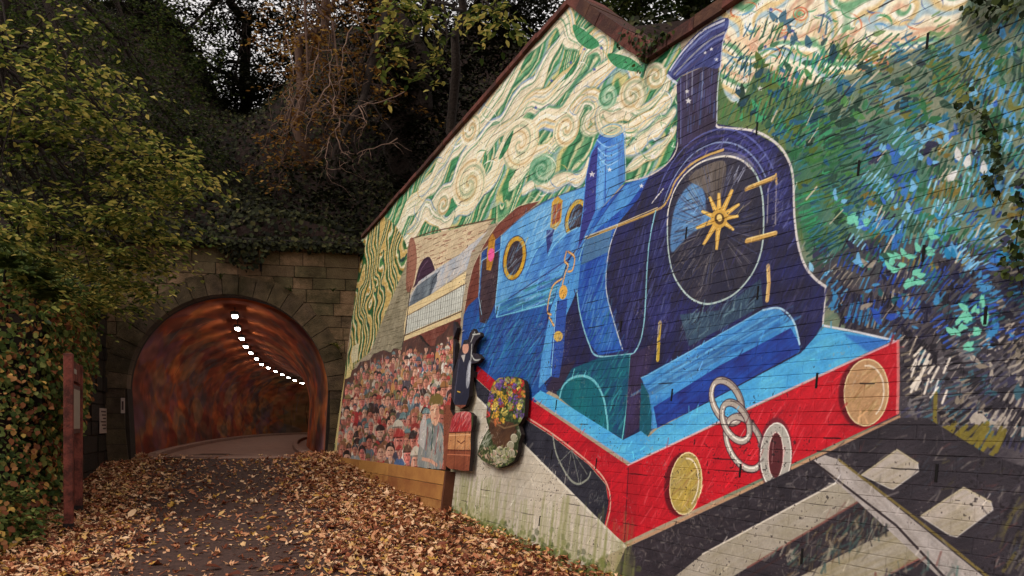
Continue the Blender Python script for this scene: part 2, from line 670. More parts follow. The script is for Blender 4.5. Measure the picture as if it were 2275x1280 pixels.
    def in_engine(u, v):
        if u < 1590:
            return True
        xs = [(0, 1625), (60, 1622), (140, 1600), (280, 1600), (300, 1700), (355, 1755), (480, 1768), (590, 1790), (640, 1838), (735, 1838), (757, 1998), (925, 1998), (1300, 1380)]
        for (a, b) in zip(xs, xs[1:]):
            if a[0] <= v <= b[0]:
                return u < a[1] + (b[1] - a[1]) * (v - a[0]) / (b[0] - a[0])
        return False
    spots = []
    for k in range(1900):
        u = rg.uniform(1600, 2330)
        v = rg.uniform(60, 1010)
        spots.append((u, v))
    for k in range(330):                       # the same hedge goes on past the edge of the photograph
        spots.append((rg.uniform(2300, 3500), rg.uniform(-300, 1300)))
    for (u, v) in spots:
        if in_engine(u - 8, v):
            continue
        if u < 2130 and v < 150 - (u - 1650) * .1 and rg.rand() < .8:
            continue
        if v > 930 and u < 2010 + (v - 930) * .6:
            continue
        c = hedge_col(u, v)
        fl = rg.rand()
        ang = 48 + 26 * math.sin(u / 90.0 + v / 130.0) + rg.uniform(-12, 12)
        if fl < .48:
            sprig(u, v, ang, rg.randint(2, 7), rg.uniform(18, 42), rg.uniform(5.5, 9.5), c, .9)
        elif fl < .8:
            L = rg.uniform(16, 36)
            for q in range(rg.randint(1, 4)):
                leafy(u + rg.uniform(-16, 16), v + rg.uniform(-16, 16), ang + rg.uniform(-70, 70), L, L * rg.uniform(.18, .28), c)
        else:
            C.line([(u, v), (u + rg.uniform(8, 22), v - rg.uniform(14, 34)), (u + rg.uniform(20, 44), v - rg.uniform(30, 60))], rg.uniform(2, 4), c, .8, sm=True, taper=True)
    for k in range(60):                       # chalky highlights and dark gaps
        u, v = rg.uniform(1620, 2300), rg.uniform(180, 1000)
        if in_engine(u - 8, v) or (v > 930 and u < 2010 + (v - 930) * .6):
            continue
        lowy = min(1, max(0, (v - 480) / 300))
        c = (202, 188, 166) if rg.rand() > lowy * .55 + .25 else (36, 32, 42)
        a = math.radians(55 + rg.uniform(-14, 14))
        L = rg.uniform(16, 44)
        C.line([(u, v), (u + math.cos(a) * L, v - math.sin(a) * L)], rg.uniform(3, 6), c, .85, taper=True)
    MINT, SKYL = (112, 196, 168), (116, 176, 216)
    for (u, v) in [(1885, 488), (1905, 508), (1990, 585), (2005, 575), (2028, 620), (2050, 560), (1985, 600), (2150, 715), (2178, 690), (2130, 748), (2170, 740), (2145, 780), (2190, 720), (2055, 520), (2010, 640), (2160, 700), (2125, 720)]:
        for q in range(3):
            leafy(u + rg.uniform(-9, 9), v + rg.uniform(-9, 9), rg.uniform(-20, 150), rg.uniform(20, 30), rg.uniform(5, 8), MINT)
    for (u, v) in [(1950, 335), (1985, 340), (2045, 310), (2070, 300), (2100, 310), (2020, 425), (1860, 440), (1975, 455), (2110, 300), (2060, 365), (2200, 250), (2165, 210), (1900, 520), (2030, 470)]:
        for q in range(3):
            leafy(u + rg.uniform(-14, 14), v + rg.uniform(-12, 12), rg.uniform(0, 140), rg.uniform(16, 28), rg.uniform(4, 7), SKYL if rg.rand() < .7 else (60, 104, 190))
    for (u, v) in [(2105, 385), (2145, 355), (2185, 370), (2130, 340)]:
        leafy(u, v + 20, 75 + rg.uniform(-30, 30), 34, 9, (220, 218, 216))
    for k in range(26):                        # ochre scribble over the dark hedge
        u = rg.uniform(2050, 2215)
        v = 985 + (u - 2050) * .06 + rg.uniform(-14, 22)
        C.line([(u, v), (u + rg.uniform(16, 34), v - rg.uniform(24, 46))], rg.uniform(7, 11), (120, 108, 44), .85)
    C.line([(2078, 875), (2076, 930), (2082, 985)], 10, (120, 108, 44), .85)
    for k in range(14):
        u = rg.uniform(2210, 2290)
        C.line([(u, 1180 - (u - 2210) * .5), (u + 40, 1090 - (u - 2210) * .5)], 14, (112, 102, 46), .6, soft=4)
    for k in range(16):                        # short pale bars by the right buffer
        u, v = rg.uniform(2015, 2100), rg.uniform(790, 900)
        C.line([(u, v), (u + rg.uniform(8, 18), v - rg.uniform(16, 34))], rg.uniform(5, 8), (222, 212, 198), .9)
    # ---- green field and the smoke over it
    smoke_area = [(790, 640), (800, 540), (1268, -10), (1450, 140), (1510, 90), (1505, 340), (1440, 400), (1380, 412), (1300, 430), (1190, 455), (1090, 500), (910, 540), (850, 700), (780, 720)]
    C.fill(smoke_area, GREEN, col2=DG, ang=60)
    C.hatch(smoke_area, [DG, (64, 160, 90), (30, 100, 70), (96, 176, 110)], 900, 24, 4, 60, 40, .6)
    SM = [(228, 214, 182), (244, 238, 226), (198, 166, 106), (230, 214, 190), (112, 150, 118), (240, 230, 210), (176, 164, 140), (216, 186, 126), (246, 240, 230), (70, 126, 92), (150, 170, 180)]
    swirl_field(C, smoke_area, [(1155, 318, 70, 1), (1042, 408, 60, -1), (1258, 285, 50, 1), (1405, 212, 50, -1), (1204, 372, 60, 1), (1120, 450, 40, -1), (1300, 120, 50, 1)],
                (0.75, -0.65), [(120, 120), (50, 40), (20, 8)], 1 / 11.0,
                [(60, 126, 80), (84, 150, 104), (44, 104, 70), (196, 194, 150), (110, 160, 116), (56, 116, 82), (222, 210, 172), (70, 140, 96), (150, 176, 170), (206, 190, 130)], soft=1, seed=13, al=.9)
    ribbons = [
        ([(860, 560), (905, 470), (950, 420), (985, 375), (1010, 330), (1050, 290), (1075, 250), (1110, 215), (1130, 170), (1165, 120), (1200, 75), (1238, 46), (1262, 52), (1272, 82), (1290, 108), (1312, 100)], 50),
        ([(930, 430), (960, 395), (985, 350), (1010, 310), (1040, 270), (1080, 222)], 34),
        ([(905, 520), (960, 455), (1000, 420), (1030, 370), (1060, 330), (1100, 290), (1130, 250), (1180, 200), (1210, 150), (1235, 110), (1250, 75)], 50),
        ([(1080, 330), (1120, 290), (1170, 240), (1220, 215), (1255, 190), (1285, 140), (1302, 106), (1335, 95), (1350, 112), (1345, 150), (1320, 190), (1290, 222)], 44),
        ([(1010, 480), (1050, 450), (1090, 400), (1110, 350), (1150, 310), (1200, 275), (1250, 250), (1290, 215), (1310, 190), (1330, 160), (1370, 140), (1400, 135), (1420, 155), (1410, 190)], 48),
        ([(870, 620), (890, 560), (930, 500), (950, 470), (985, 500), (1010, 470)], 34),
        ([(1130, 410), (1170, 370), (1215, 330), (1255, 300), (1275, 255), (1300, 215), (1320, 240), (1300, 275), (1335, 284)], 44),
        ([(1160, 424), (1200, 410), (1250, 402), (1288, 396), (1306, 350)], 26),
        ([(1350, 285), (1330, 255), (1350, 235), (1380, 250), (1410, 255), (1450, 235), (1480, 200), (1495, 160)], 38),
        ([(1370, 288), (1410, 278), (1450, 264), (1485, 228), (1500, 190)], 34),
        ([(1390, 330), (1430, 312), (1470, 282), (1498, 240)], 34),
        ([(1390, 380), (1430, 356), (1470, 322), (1500, 280)], 24),
    ]
    for qi, (P, wd) in enumerate(ribbons):
        T = C.pts(P, True, False, 8)
        d = np.gradient(T, axis=0)
        n0 = np.stack([-d[:, 1], d[:, 0]], 1) / (np.linalg.norm(d, axis=1)[:, None] + 1e-6)
        run = np.concatenate([[0], np.cumsum(np.linalg.norm(np.diff(T, axis=0), axis=1))])
        T = T + n0 * (np.sin(run / 26.0 + qi * 1.7) * wd * .20)[:, None]
        d = np.gradient(T, axis=0)
        nn = np.stack([-d[:, 1], d[:, 0]], 1) / (np.linalg.norm(d, axis=1)[:, None] + 1e-6)
        wpx = np.array([1.38 * wd * wall_scale(*P[min(len(P) - 1, int(i / 8))]) for i in range(len(T))])
        lin_t = np.linspace(0, 1, len(T))
        swell = np.clip(1.1 * np.sin(np.pi * np.clip(lin_t * .92 + .06, 0, 1)) ** .5, .3, 1.1) * (0.9 + .2 * np.sin(lin_t * 17 + qi))
        hwv = wpx * swell * .5
        ed = np.vstack([T + nn * hwv[:, None], (T - nn * hwv[:, None])[::-1]])
        C.line(None, 7, [(24, 84, 54), (60, 100, 150), (40, 76, 66)][qi % 3], .5, T=ed, soft=6)
        C.fill(None, (222, 206, 174), .9, T=ed, col2=(234, 224, 204), ang=40, soft=4)
        N = 9
        for j in range(N):
            o = (j / (N - 1) - .5) * 1.94
            ph = .16 * np.sin(lin_t * 24 + j * .35 + qi) * (1 - abs(o))
            L = T + nn * (hwv * (o + ph))[:, None]
            c = SM[(j * 3 + qi) % len(SM)] if 0 < j < N - 1 else [(80, 140, 100), (120, 150, 190), (206, 176, 110)][(qi + j) % 3]
            C.line(None, float(np.mean(hwv)) * 2 / N * rg.uniform(.55, .95), c, .7 if 0 < j < N - 1 else .8, T=L[::2], taper=True, soft=3)
    whorls = [(1155, 320, 36, 54), (1042, 410, 31, 50), (1258, 287, 25, 38), (1405, 212, 27, 37), (1205, 376, 26, 32), (1350, 216, 18, 25), (1455, 170, 22, 28), (1046, 288, 18, 34), (985, 455, 13, 24)]
    for wi, (u, v, rx, ry) in enumerate(whorls):
        C.fill(C.ell((u, v), rx * 1.1, ry * 1.1, 20, 22), (216, 200, 166) if wi not in (4, 5) else (70, 140, 104), .8, True, (232, 218, 186), 30, soft=3)
        turns = 1.9
        for j in range(3):
            P = []
            for q in range(64):
                f = q / 63
                an = math.radians(j * 120) + f * turns * 2 * math.pi * (1 if wi % 2 else -1) * .75
                rr = 0.06 + 1.08 * f
                x, y = rx * rr * math.cos(an), ry * rr * math.sin(an)
                P.append((u + x * .95 - y * .25, v + y * .95 + x * .2))
            c = [(244, 238, 222), (178, 142, 88), (130, 150, 120), (216, 184, 120)][j] if wi not in (4, 5) else [(200, 214, 190), (40, 110, 76), (130, 180, 150), (90, 140, 170)][j]
            C.line(P, rg.uniform(4, 7), c, .55, n=1, soft=3)
    for k in range(120):                       # curling edge strokes in green, blue, ochre
        P, wd = ribbons[rg.randint(len(ribbons))]
        i = rg.randint(len(P) - 1)
        u = P[i][0] + (P[i + 1][0] - P[i][0]) * rg.rand() + rg.uniform(-.6, .6) * wd
        v = P[i][1] + (P[i + 1][1] - P[i][1]) * rg.rand() + rg.uniform(-.6, .6) * wd
        r = rg.uniform(10, 30)
        a0 = rg.uniform(0, 360)
        c = [(70, 132, 92), (236, 228, 210), (206, 172, 104), (120, 150, 186), (246, 240, 228), (150, 176, 140)][rg.randint(6)]
        C.line(C.ell((u, v), r * .8, r, rg.uniform(-40, 40), 9, a0, a0 + rg.uniform(60, 170)), rg.uniform(2, 4), c, .75, taper=True)
    for (P, c) in [([(1108, 352), (1122, 318), (1140, 290), (1132, 322), (1116, 350)], DG), ([(1245, 185), (1275, 160), (1290, 120), (1270, 150), (1240, 190), (1228, 200)], DG), ([(1350, 120), (1400, 130), (1430, 160), (1370, 150)], GREEN),
                   ([(1275, 55), (1330, 95), (1310, 110), (1282, 90)], GREEN)]:
        C.fill(P, c, .95, True, (70, 150, 100), 60)
        C.hatch(P, [(96, 180, 120), (20, 70, 50)], 14, 12, 3, 70)
    # far left: tall stripes of ochre and green beside the tunnel
    strip = [(742, 1030), (760, 860), (780, 740), (806, 540), (850, 480), (905, 560), (860, 690), (822, 780), (790, 810), (752, 900)]
    C.fill(strip, (104, 118, 62), col2=(170, 146, 84), ang=75)
    swirl_field(C, strip, [(850, 560, 22, 1), (835, 640, 18, -1)], (0.97, 0.22), [(60, 70), (150, 120), (24, 12)], 1 / 8.0,
                [(190, 160, 96), (206, 184, 132), (60, 100, 56), (36, 84, 52), (170, 136, 70), (214, 204, 170), (76, 122, 70), (40, 70, 66), (196, 168, 104)], soft=2, seed=4)
    C.fill([(742, 1030), (752, 900), (778, 800), (784, 812), (768, 880), (756, 1030)], (206, 186, 130), .95)
    C.fill([(779, 790), (784, 770), (797, 762), (795, 800), (782, 808)], (204, 192, 160), .9)
    # viaduct
    via = [(822, 800), (838, 740), (870, 660), (900, 580), (912, 532), (960, 515), (1096, 488), (1080, 520), (1040, 560), (1000, 600), (940, 640), (912, 680), (900, 760), (860, 790)]
    C.fill([(812, 830), (838, 740), (880, 640), (905, 580), (912, 660), (905, 780), (880, 800)], (156, 146, 122), col2=(128, 120, 98), ang=70)
    C.fill([(905, 620), (912, 532), (1096, 488), (1060, 540), (1000, 598), (945, 640), (915, 680)], (206, 188, 156), col2=(186, 164, 134), ang=10)
    for k in range(420):
        u = rg.uniform(830, 1090)
        v = rg.uniform(495, 800)
        lim = 532 - (u - 912) * .24
        if v < lim + 6 or (u > 930 and v > 640 - (u - 940) * .66) or (u < 905 and v < 800 - (u - 820) * 2.6):
            continue
        c = (120, 64, 52) if u > 912 else (96, 88, 66)
        C.line([(u, v), (u + 8, v - 2.2)], 1.6, c, .75)
        if rg.rand() < .5:
            C.line([(u, v), (u - 1, v + 5)], 1.4, c, .7)
    C.line([(912, 532), (960, 515), (1098, 487)], 3, (92, 60, 46), .8)
    C.fill([(908, 540), (920, 534), (926, 580), (916, 640), (902, 640)], (126, 70, 58), .7, True)
    C.fill([(922, 628), (930, 596), (942, 576), (954, 572), (963, 590), (964, 606), (940, 620), (918, 640)], (66, 44, 62), 1, True)
    C.line([(926, 626), (936, 598), (950, 580)], 3, (128, 104, 124), .6)
    # carriage
    C.fill([(1085, 512), (1062, 530), (1020, 566), (970, 598), (930, 626), (912, 656), (908, 680), (960, 652), (1036, 600), (1048, 560)], (196, 186, 176), col2=(150, 164, 182), ang=30)
    C.fill([(926, 636), (965, 608), (972, 606), (970, 626), (956, 656), (908, 682), (914, 660)], (86, 94, 104), 1, False, (130, 140, 146), 30)
    C.line([(976, 602), (962, 622), (955, 654), (948, 700), (944, 736)], 3, (46, 44, 56), .9)
    C.fill([(905, 684), (955, 656), (1036, 604), (1024, 696), (1024, 706), (897, 758), (898, 720)], (218, 196, 150))
    C.fill([(903, 704), (1034, 632), (1024, 690), (899, 744)], (196, 198, 188))
    for k in range(26):
        f = k / 25.0
        u = 905 + f * 125
        C.line([(u, 704 - f * 70), (u - 4, 744 - f * 50)], 1.6 + (k % 5 == 0), (74, 66, 62), .85)
    C.line([(899, 746), (1026, 692)], 2.5, (70, 52, 44), .9)
    C.line([(903, 703), (1036, 630)], 2, (90, 70, 54), .9)
    C.fill([(897, 758), (1024, 706), (1020, 760), (960, 790), (890, 800)], (108, 58, 50), col2=(140, 90, 78), ang=50)
    C.line([(912, 640), (900, 740), (893, 770)], 5, (46, 34, 40), .95)
    # ---- engine body, back to front
    C.fill([(1200, 447), (1150, 460), (1105, 500), (1075, 545), (1052, 592), (1040, 640), (1032, 690), (1030, 740), (1060, 740), (1066, 560), (1110, 525), (1160, 480)], (122, 68, 56), 1, False, (96, 52, 46), 40)
    C.line([(1200, 447), (1150, 460), (1105, 500), (1075, 545), (1052, 592), (1040, 640), (1032, 690)], 2, (214, 196, 170), .8, True)
    C.fill([(1030, 700), (1040, 680), (1062, 660), (1070, 562), (1112, 524), (1112, 700), (1250, 640), (1250, 840), (1190, 895), (1060, 835), (1022, 800)], MID, 1, False, (44, 62, 120), 60)
    C.hatch([(1040, 720), (1220, 690), (1210, 870), (1060, 830)], [(40, 110, 170), (60, 140, 190), (48, 44, 100), (40, 70, 160), (36, 120, 130)], 240, 40, 4, 62, 14, .6)
    C.fill([(1072, 578), (1108, 556), (1104, 660), (1094, 690), (1080, 720), (1066, 716), (1064, 690)], (58, 44, 52), 1, False, (84, 64, 66), 60)
    C.line([(1070, 700), (1063, 660), (1070, 580), (1110, 555)], 2.5, (150, 196, 222), .9)
    C.fill([(1114, 524), (1160, 482), (1215, 446), (1300, 415), (1302, 560), (1270, 590), (1205, 620), (1150, 640), (1128, 700), (1102, 706), (1100, 680)], (110, 170, 214), 1, False, (74, 136, 196), 60)
    C.line([(1114, 524), (1160, 482), (1215, 446), (1300, 415)], 2.5, (60, 80, 130), .8, True)
    C.line([(1114, 524), (1108, 600), (1100, 680), (1104, 704)], 3, (140, 200, 226), .9)
    # lamps
    C.fill([(1086, 532), (1094, 518), (1100, 530), (1098, 570), (1090, 602), (1080, 600), (1082, 560)], (196, 148, 52), 1, False, (150, 100, 40), 80)
    C.fill(C.ell((1091, 567), 7, 15, 6), (222, 92, 150))
    C.fill([(1226, 450), (1238, 436), (1250, 446), (1246, 494), (1234, 512), (1222, 506)], (196, 152, 62), 1)
    C.fill([(1229, 456), (1247, 452), (1243, 492), (1226, 500)], (150, 78, 54), 1)
    C.line([(1238, 452), (1234, 496)], 2, (220, 180, 90))
    C.fill([(1212, 560), (1214, 512), (1232, 510), (1226, 540), (1214, 570)], (52, 60, 120))
    for (c, rx, ry, tl) in [((1143, 574), 21, 46, 10), ((1280, 486), 20, 40, 14)]:
        C.fill(C.ell(c, rx + 5, ry + 5, tl), (54, 60, 90))
        C.fill(C.ell(c, rx + 3, ry + 3, tl), (204, 164, 56), 1, False, (176, 130, 40), 70)
        C.fill(C.ell(c, rx - 4, ry - 7, tl), (62, 50, 58))
        C.line([(c[0] - 6, c[1] + 20), (c[0] + 8, c[1] - 18)], 2, (120, 110, 116), .6)
    # side tank
    C.fill([(1172, 600), (1190, 560), (1212, 534), (1216, 566), (1232, 548), (1258, 522), (1300, 505), (1280, 570), (1176, 622)], (58, 108, 180), 1, True, (96, 160, 212), 30)
    C.line([(1172, 600), (1190, 560), (1212, 534)], 3, (130, 196, 226), .9, True)
    C.line([(1218, 568), (1232, 545), (1258, 520), (1284, 506)], 3, (130, 196, 226), .9, True)
    C.fill([(1104, 706), (1150, 628), (1262, 572), (1290, 580), (1255, 610), (1228, 676)], (100, 164, 212), 1, False, (60, 110, 180), 24)
    C.fill([(1112, 676), (1250, 616), (1232, 672), (1106, 706)], (40, 84, 156), .8, False, (60, 130, 150), 24)
    C.hatch([(1120, 660), (1255, 590), (1232, 668), (1110, 704)], [(150, 200, 226), (40, 70, 150), (60, 130, 140), (96, 170, 214)], 70, 50, 4, 24, 5, .7)
    C.line([(1102, 706), (1228, 672)], 3, (120, 196, 220), .9)
    C.line([(1130, 664), (1260, 578)], 3, (44, 52, 110), .8)
    # boiler barrel: lit top, navy flank
    C.fill([(1216, 700), (1240, 640), (1262, 575), (1300, 530), (1388, 412), (1440, 392), (1480, 366), (1500, 330), (1512, 170), (1590, 200), (1592, 276), (1660, 288), (1720, 320), (1752, 360), (1764, 440), (1768, 530), (1790, 596), (1832, 640), (1826, 728),
            (1780, 800), (1460, 950), (1390, 985), (1240, 880), (1210, 860)], NAVY, 1, False, DK, 60)
    C.fill([(1284, 560), (1300, 530), (1330, 470), (1390, 408), (1440, 394), (1420, 440), (1370, 500), (1350, 560), (1345, 640), (1362, 720), (1385, 780), (1330, 790), (1306, 760), (1288, 700), (1280, 640)], (46, 100, 176), 1, False, (34, 62, 150), 60)
    C.fill([(1262, 582), (1300, 530), (1385, 415), (1440, 394), (1400, 450), (1300, 532), (1290, 560), (1280, 590)], (84, 150, 206), .95, False, (60, 110, 180), 45)
    C.fill([(1300, 532), (1360, 508), (1352, 560), (1290, 590)], (82, 120, 148), .8)
    C.hatch([(1300, 590), (1345, 570), (1360, 720), (1385, 780), (1330, 785), (1290, 700)], [(60, 120, 190), (30, 56, 140), (40, 100, 110), (70, 130, 160)], 60, 34, 4, 68, 12, .6)
    C.hatch([(1380, 520), (1480, 450), (1490, 700), (1430, 860), (1390, 760), (1352, 640)], [(60, 56, 120), (34, 28, 50), (70, 70, 140), (50, 44, 96)], 260, 28, 3, 70, 14, .55)
    C.hatch([(1500, 560), (1700, 560), (1820, 640), (1780, 740), (1440, 900), (1420, 700)], [(60, 56, 110), (30, 26, 44), (44, 60, 90), (70, 64, 120)], 320, 30, 3, 66, 16, .5)
    C.hatch([(1400, 420), (1500, 360), (1600, 290), (1700, 310), (1760, 400), (1768, 560), (1700, 420), (1600, 330), (1500, 420)], [(70, 66, 150), (36, 32, 60), (90, 90, 170), (40, 40, 90)], 200, 36, 3, 40, 30, .5)
    # dome
    C.fill([(1280, 566), (1294, 470), (1300, 400), (1312, 340), (1332, 300), (1352, 276), (1372, 280), (1386, 300), (1388, 404), (1330, 470), (1300, 530)], (58, 108, 184), 1, False, (90, 156, 214), 85)
    C.fill([(1282, 560), (1296, 470), (1302, 400), (1314, 342), (1328, 322), (1322, 470), (1296, 530)], (52, 52, 122), .95)
    C.fill([(1346, 330), (1384, 318), (1386, 400), (1346, 450)], (88, 150, 210), .9)
    C.line([(1346, 328), (1344, 450)], 3, (40, 60, 140), .8)
    for k in range(5):
        C.line([(1326 + k, 312 + k * 9), (1350, 328 + k * 10), (1384, 314 + k * 9)], 3, [(150, 190, 226), (66, 96, 176)][k % 2], .9, True)
    C.fill(C.ell((1358, 290), 27, 16, -8), (196, 190, 160), .95)
    for k in range(3):
        C.line(C.ell((1358, 290), 24 - k * 6, 13 - k * 3.5, -8), 2.6, [(120, 170, 200), (226, 206, 150), (150, 180, 150)][k], .9, closed=True)
    C.line([(1388, 290), (1390, 402)], 3, (170, 190, 210), .9)
    # outlines of the engine
    OUT = (206, 196, 186)
    C.line([(1388, 404), (1440, 392), (1482, 364), (1504, 326), (1506, 250), (1503, 186)], 4, OUT, .95, True)
    C.line([(1590, 200), (1589, 274), (1610, 285), (1660, 289), (1695, 300), (1730, 325), (1750, 355), (1761, 392), (1763, 450), (1766, 500), (1775, 555), (1790, 595), (1812, 622), (1834, 638)], 5.5, (210, 204, 200), .95, True)
    C.line([(1834, 638), (1830, 690), (1827, 722)], 5, (206, 200, 200), .95)
    # smokestack
    C.fill([(1503, 186), (1512, 172), (1560, 150), (1596, 150), (1592, 200), (1590, 280), (1530, 330), (1506, 326)], (52, 42, 62), 1, False, (66, 58, 96), 88)
    C.fill([(1482, 168), (1490, 150), (1504, 128), (1528, 96), (1562, 64), (1604, 42), (1620, 46), (1616, 66), (1606, 92), (1598, 150), (1560, 150), (1516, 168), (1500, 180)], (42, 46, 100), 1, True, (84, 96, 150), 45)
    for (o, c) in [(0, (206, 206, 214)), (9, (120, 130, 176)), (18, (60, 60, 110)), (28, (140, 140, 150)), (38, (96, 104, 160)), (48, (70, 66, 110))]:
        C.line([(1488 + o * .35, 156 + o * .35), (1508 + o * .45, 126 + o * .55), (1532 + o * .5, 98 + o * .65), (1566 + o * .45, 66 + o * .8), (1608, 46 + o)], 6, c, .95, True)
    C.line([(1620, 46), (1618, 60), (1606, 92), (1600, 150), (1594, 200), (1592, 270)], 3.5, (190, 196, 210), .9, True)
    C.line([(1482, 168), (1492, 178), (1503, 186)], 6, (200, 206, 220), .9)
    C.line([(1512, 176), (1512, 320)], 3, (110, 120, 170), .8)
    for (u, w_) in [(1538, 5), (1560, 4), (1526, 3)]:
        C.line([(u, 160), (u - 1, 232 - w_ * 4)], w_, (150, 156, 180), .7, taper=True)
    C.hatch([(1515, 180), (1586, 160), (1586, 270), (1520, 310)], [(70, 110, 170), (40, 34, 60), (90, 90, 130)], 50, 40, 3, 88, 4, .6)

    def star(u, v, r, c=(220, 218, 214)):
        P = []
        for q in range(10):
            an = math.radians(q * 36 - 90)
            k = r if q % 2 == 0 else r * .42
            P.append((u + k * math.cos(an), v + k * math.sin(an)))
        C.fill(P, c, .9)
    for (u, v, r) in [(1529, 225, 8), (1526, 204, 6), (1566, 118, 5), (1580, 110, 5), (1654, 178, 9), (1640, 196, 6), (1450, 348, 8), (1315, 388, 8), (1354, 378, 6), (1425, 414, 6), (1492, 290, 7), (1688, 198, 7), (1630, 216, 7), (1366, 268, 6), (1591, 133, 6)]:
        star(u, v, r)
    for (u, v, r) in [(1320, 155, 5), (1336, 108, 5), (1298, 110, 4), (1268, 140, 5), (1225, 180, 5), (1190, 240, 5), (1712, 22, 6), (1760, 70, 6), (1700, 105, 5), (1744, 84, 6)]:
        star(u, v, r, (70, 84, 160))
    # smokebox face and door
    for (rr, c, w_) in [(1.36, (96, 104, 170), 4), (1.27, (58, 56, 120), 5), (1.18, (150, 170, 206), 3.5), (1.10, (84, 84, 150), 4)]:
        C.line(C.ell((1590, 508), 106 * rr, 163 * rr, 8, 22, 192, 318), w_, c, .75)
    C.line([(1300, 531), (1380, 500), (1462, 466), (1484, 442), (1500, 404), (1530, 370), (1566, 348), (1606, 334)], 5.5, (196, 160, 92), .95, True)
    C.line([(1300, 527), (1380, 496), (1460, 462)], 2, (236, 214, 160), .9)
    door = [(1482, 500), (1486, 460), (1500, 420), (1524, 386), (1560, 360), (1608, 348), (1646, 356), (1676, 384), (1692, 430), (1696, 500), (1690, 560), (1670, 610), (1636, 650), (1600, 670), (1565, 676), (1530, 660), (1500, 620), (1486, 570)]
    C.fill(door, (40, 40, 62), 1, True, (58, 54, 66), 60)
    C.fill([(1490, 520), (1500, 460), (1524, 420), (1552, 404), (1566, 440), (1568, 470), (1590, 490), (1540, 516), (1510, 544), (1492, 560)], (110, 158, 200), .9, True, (70, 110, 160), 40, soft=6)
    C.hatch([(1494, 540), (1504, 460), (1560, 440), (1570, 500)], [(60, 56, 70), (150, 190, 220), (84, 130, 180)], 60, 26, 3, 24, 16, .7)
    C.fill([(1530, 400), (1560, 372), (1610, 360), (1606, 420), (1590, 460), (1560, 420)], (112, 102, 92), .85, True, (70, 62, 60), 70)
    C.hatch([(1496, 560), (1560, 500), (1600, 600), (1560, 670), (1510, 640)], [(96, 88, 80), (60, 66, 110), (130, 124, 116), (40, 34, 40)], 70, 30, 3, 60, 10, .6)
    C.hatch([(1600, 400), (1690, 420), (1690, 580), (1640, 640), (1590, 600)], [(74, 62, 66), (58, 56, 110), (40, 34, 40)], 110, 30, 3, 66, 12, .5)
    C.hatch([(1618, 380), (1656, 380), (1640, 404), (1612, 404)], [(190, 196, 216)], 12, 30, 2.5, 62, 3, .8)
    for k in range(150):                       # dry brush rays out from the star
        an = rg.uniform(0, 6.283)
        r0, r1 = rg.uniform(.25, .7), rg.uniform(.72, .98)
        c = [(120, 116, 120), (84, 96, 140), (150, 146, 140), (30, 28, 40), (70, 66, 84)][rg.randint(5)]
        C.line([(1590 + 100 * r0 * math.cos(an), 508 + 156 * r0 * math.sin(an)), (1590 + 100 * r1 * math.cos(an), 508 + 156 * r1 * math.sin(an))], rg.uniform(1.2, 2.8), c, rg.uniform(.25, .6))
    C.line(door, 4.5, (176, 196, 190), .95, True, True)
    C.line([(1482, 500), (1486, 460), (1500, 420), (1524, 386), (1560, 360), (1608, 348), (1646, 356), (1668, 376)], 4, (216, 206, 196), .9, True)
    C.line([(1570, 354), (1610, 342), (1650, 350), (1672, 370)], 7, (150, 146, 146), .5, True)
    for (P, w_) in [([(1657, 421), (1720, 396)], 11), ([(1659, 536), (1722, 520)], 13)]:
        C.line(P, w_, (198, 158, 88), .98)
        C.line([(P[0][0], P[0][1] - 4), (P[1][0], P[1][1] - 5)], 2.5, (238, 214, 150), .9)
    C.line([(1723, 388), (1725, 410)], 6, (210, 170, 96))
    C.line([(1706, 420), (1704, 496)], 4, (150, 144, 150), .8)
    C.line([(1724, 414), (1722, 500)], 4, (150, 144, 150), .8)
    for (u, v) in [(1576, 438), (1597, 430), (1627, 422), (1642, 454), (1640, 481), (1630, 512), (1591, 556), (1562, 545), (1546, 508), (1558, 470)]:
        du, dv = u - 1597, v - 487
        L = math.hypot(du, dv)
        px, py = -dv / L, du / L
        C.fill([(1597 + px * 6 + du * .2, 487 + py * 6 + dv * .2), (u + px * 3, v + py * 3), (u - px * 3, v - py * 3), (1597 - px * 6 + du * .2, 487 - py * 6 + dv * .2)], (206, 162, 78))
        C.line([(1597 + du * .25, 487 + dv * .25), (u, v)], 2, (240, 214, 140), .9)
    C.fill(C.ell((1597, 487), 18, 21), (196, 154, 72))
    C.fill(C.ell((1598, 487), 11, 13), (90, 66, 40))
    C.fill(C.ell((1598, 485), 6, 8), (228, 198, 120))
    # barrel band lines
    CY = (136, 190, 204)
    C.line([(1456, 470), (1442, 540), (1436, 620), (1432, 700), (1424, 752), (1410, 782), (1398, 788), (1328, 792), (1308, 764), (1290, 705), (1282, 650), (1284, 590), (1300, 532)], 5, CY, .95, True)
    C.line([(1372, 500), (1352, 560), (1346, 640), (1362, 710), (1382, 776)], 4, (190, 196, 200), .9, True)
    C.line([(1420, 400), (1470, 372)], 4, (150, 160, 190), .7)
    for k in range(5):
        C.line([(1448 + k * 5, 452 - k * 6), (1453 + k * 5, 444 - k * 6)], 3, (226, 222, 214), .9)
    # saddle, teal flank and splasher
    C.fill([(1240, 865), (1270, 820), (1330, 796), (1400, 788), (1396, 880), (1388, 978), (1340, 950)], (24, 96, 110), 1, False, (30, 66, 104), 75)
    C.hatch([(1250, 860), (1330, 800), (1396, 792), (1388, 960)], [(40, 130, 140), (20, 70, 90), (60, 150, 150), (30, 60, 110)], 170, 32, 4, 62, 10, .6)
    C.fill([(1212, 866), (1240, 820), (1280, 800), (1252, 852), (1242, 880)], (54, 46, 66), .95)
    arch = [(1243, 884), (1250, 860), (1268, 842), (1296, 836), (1322, 850), (1340, 884), (1348, 930), (1350, 960)]
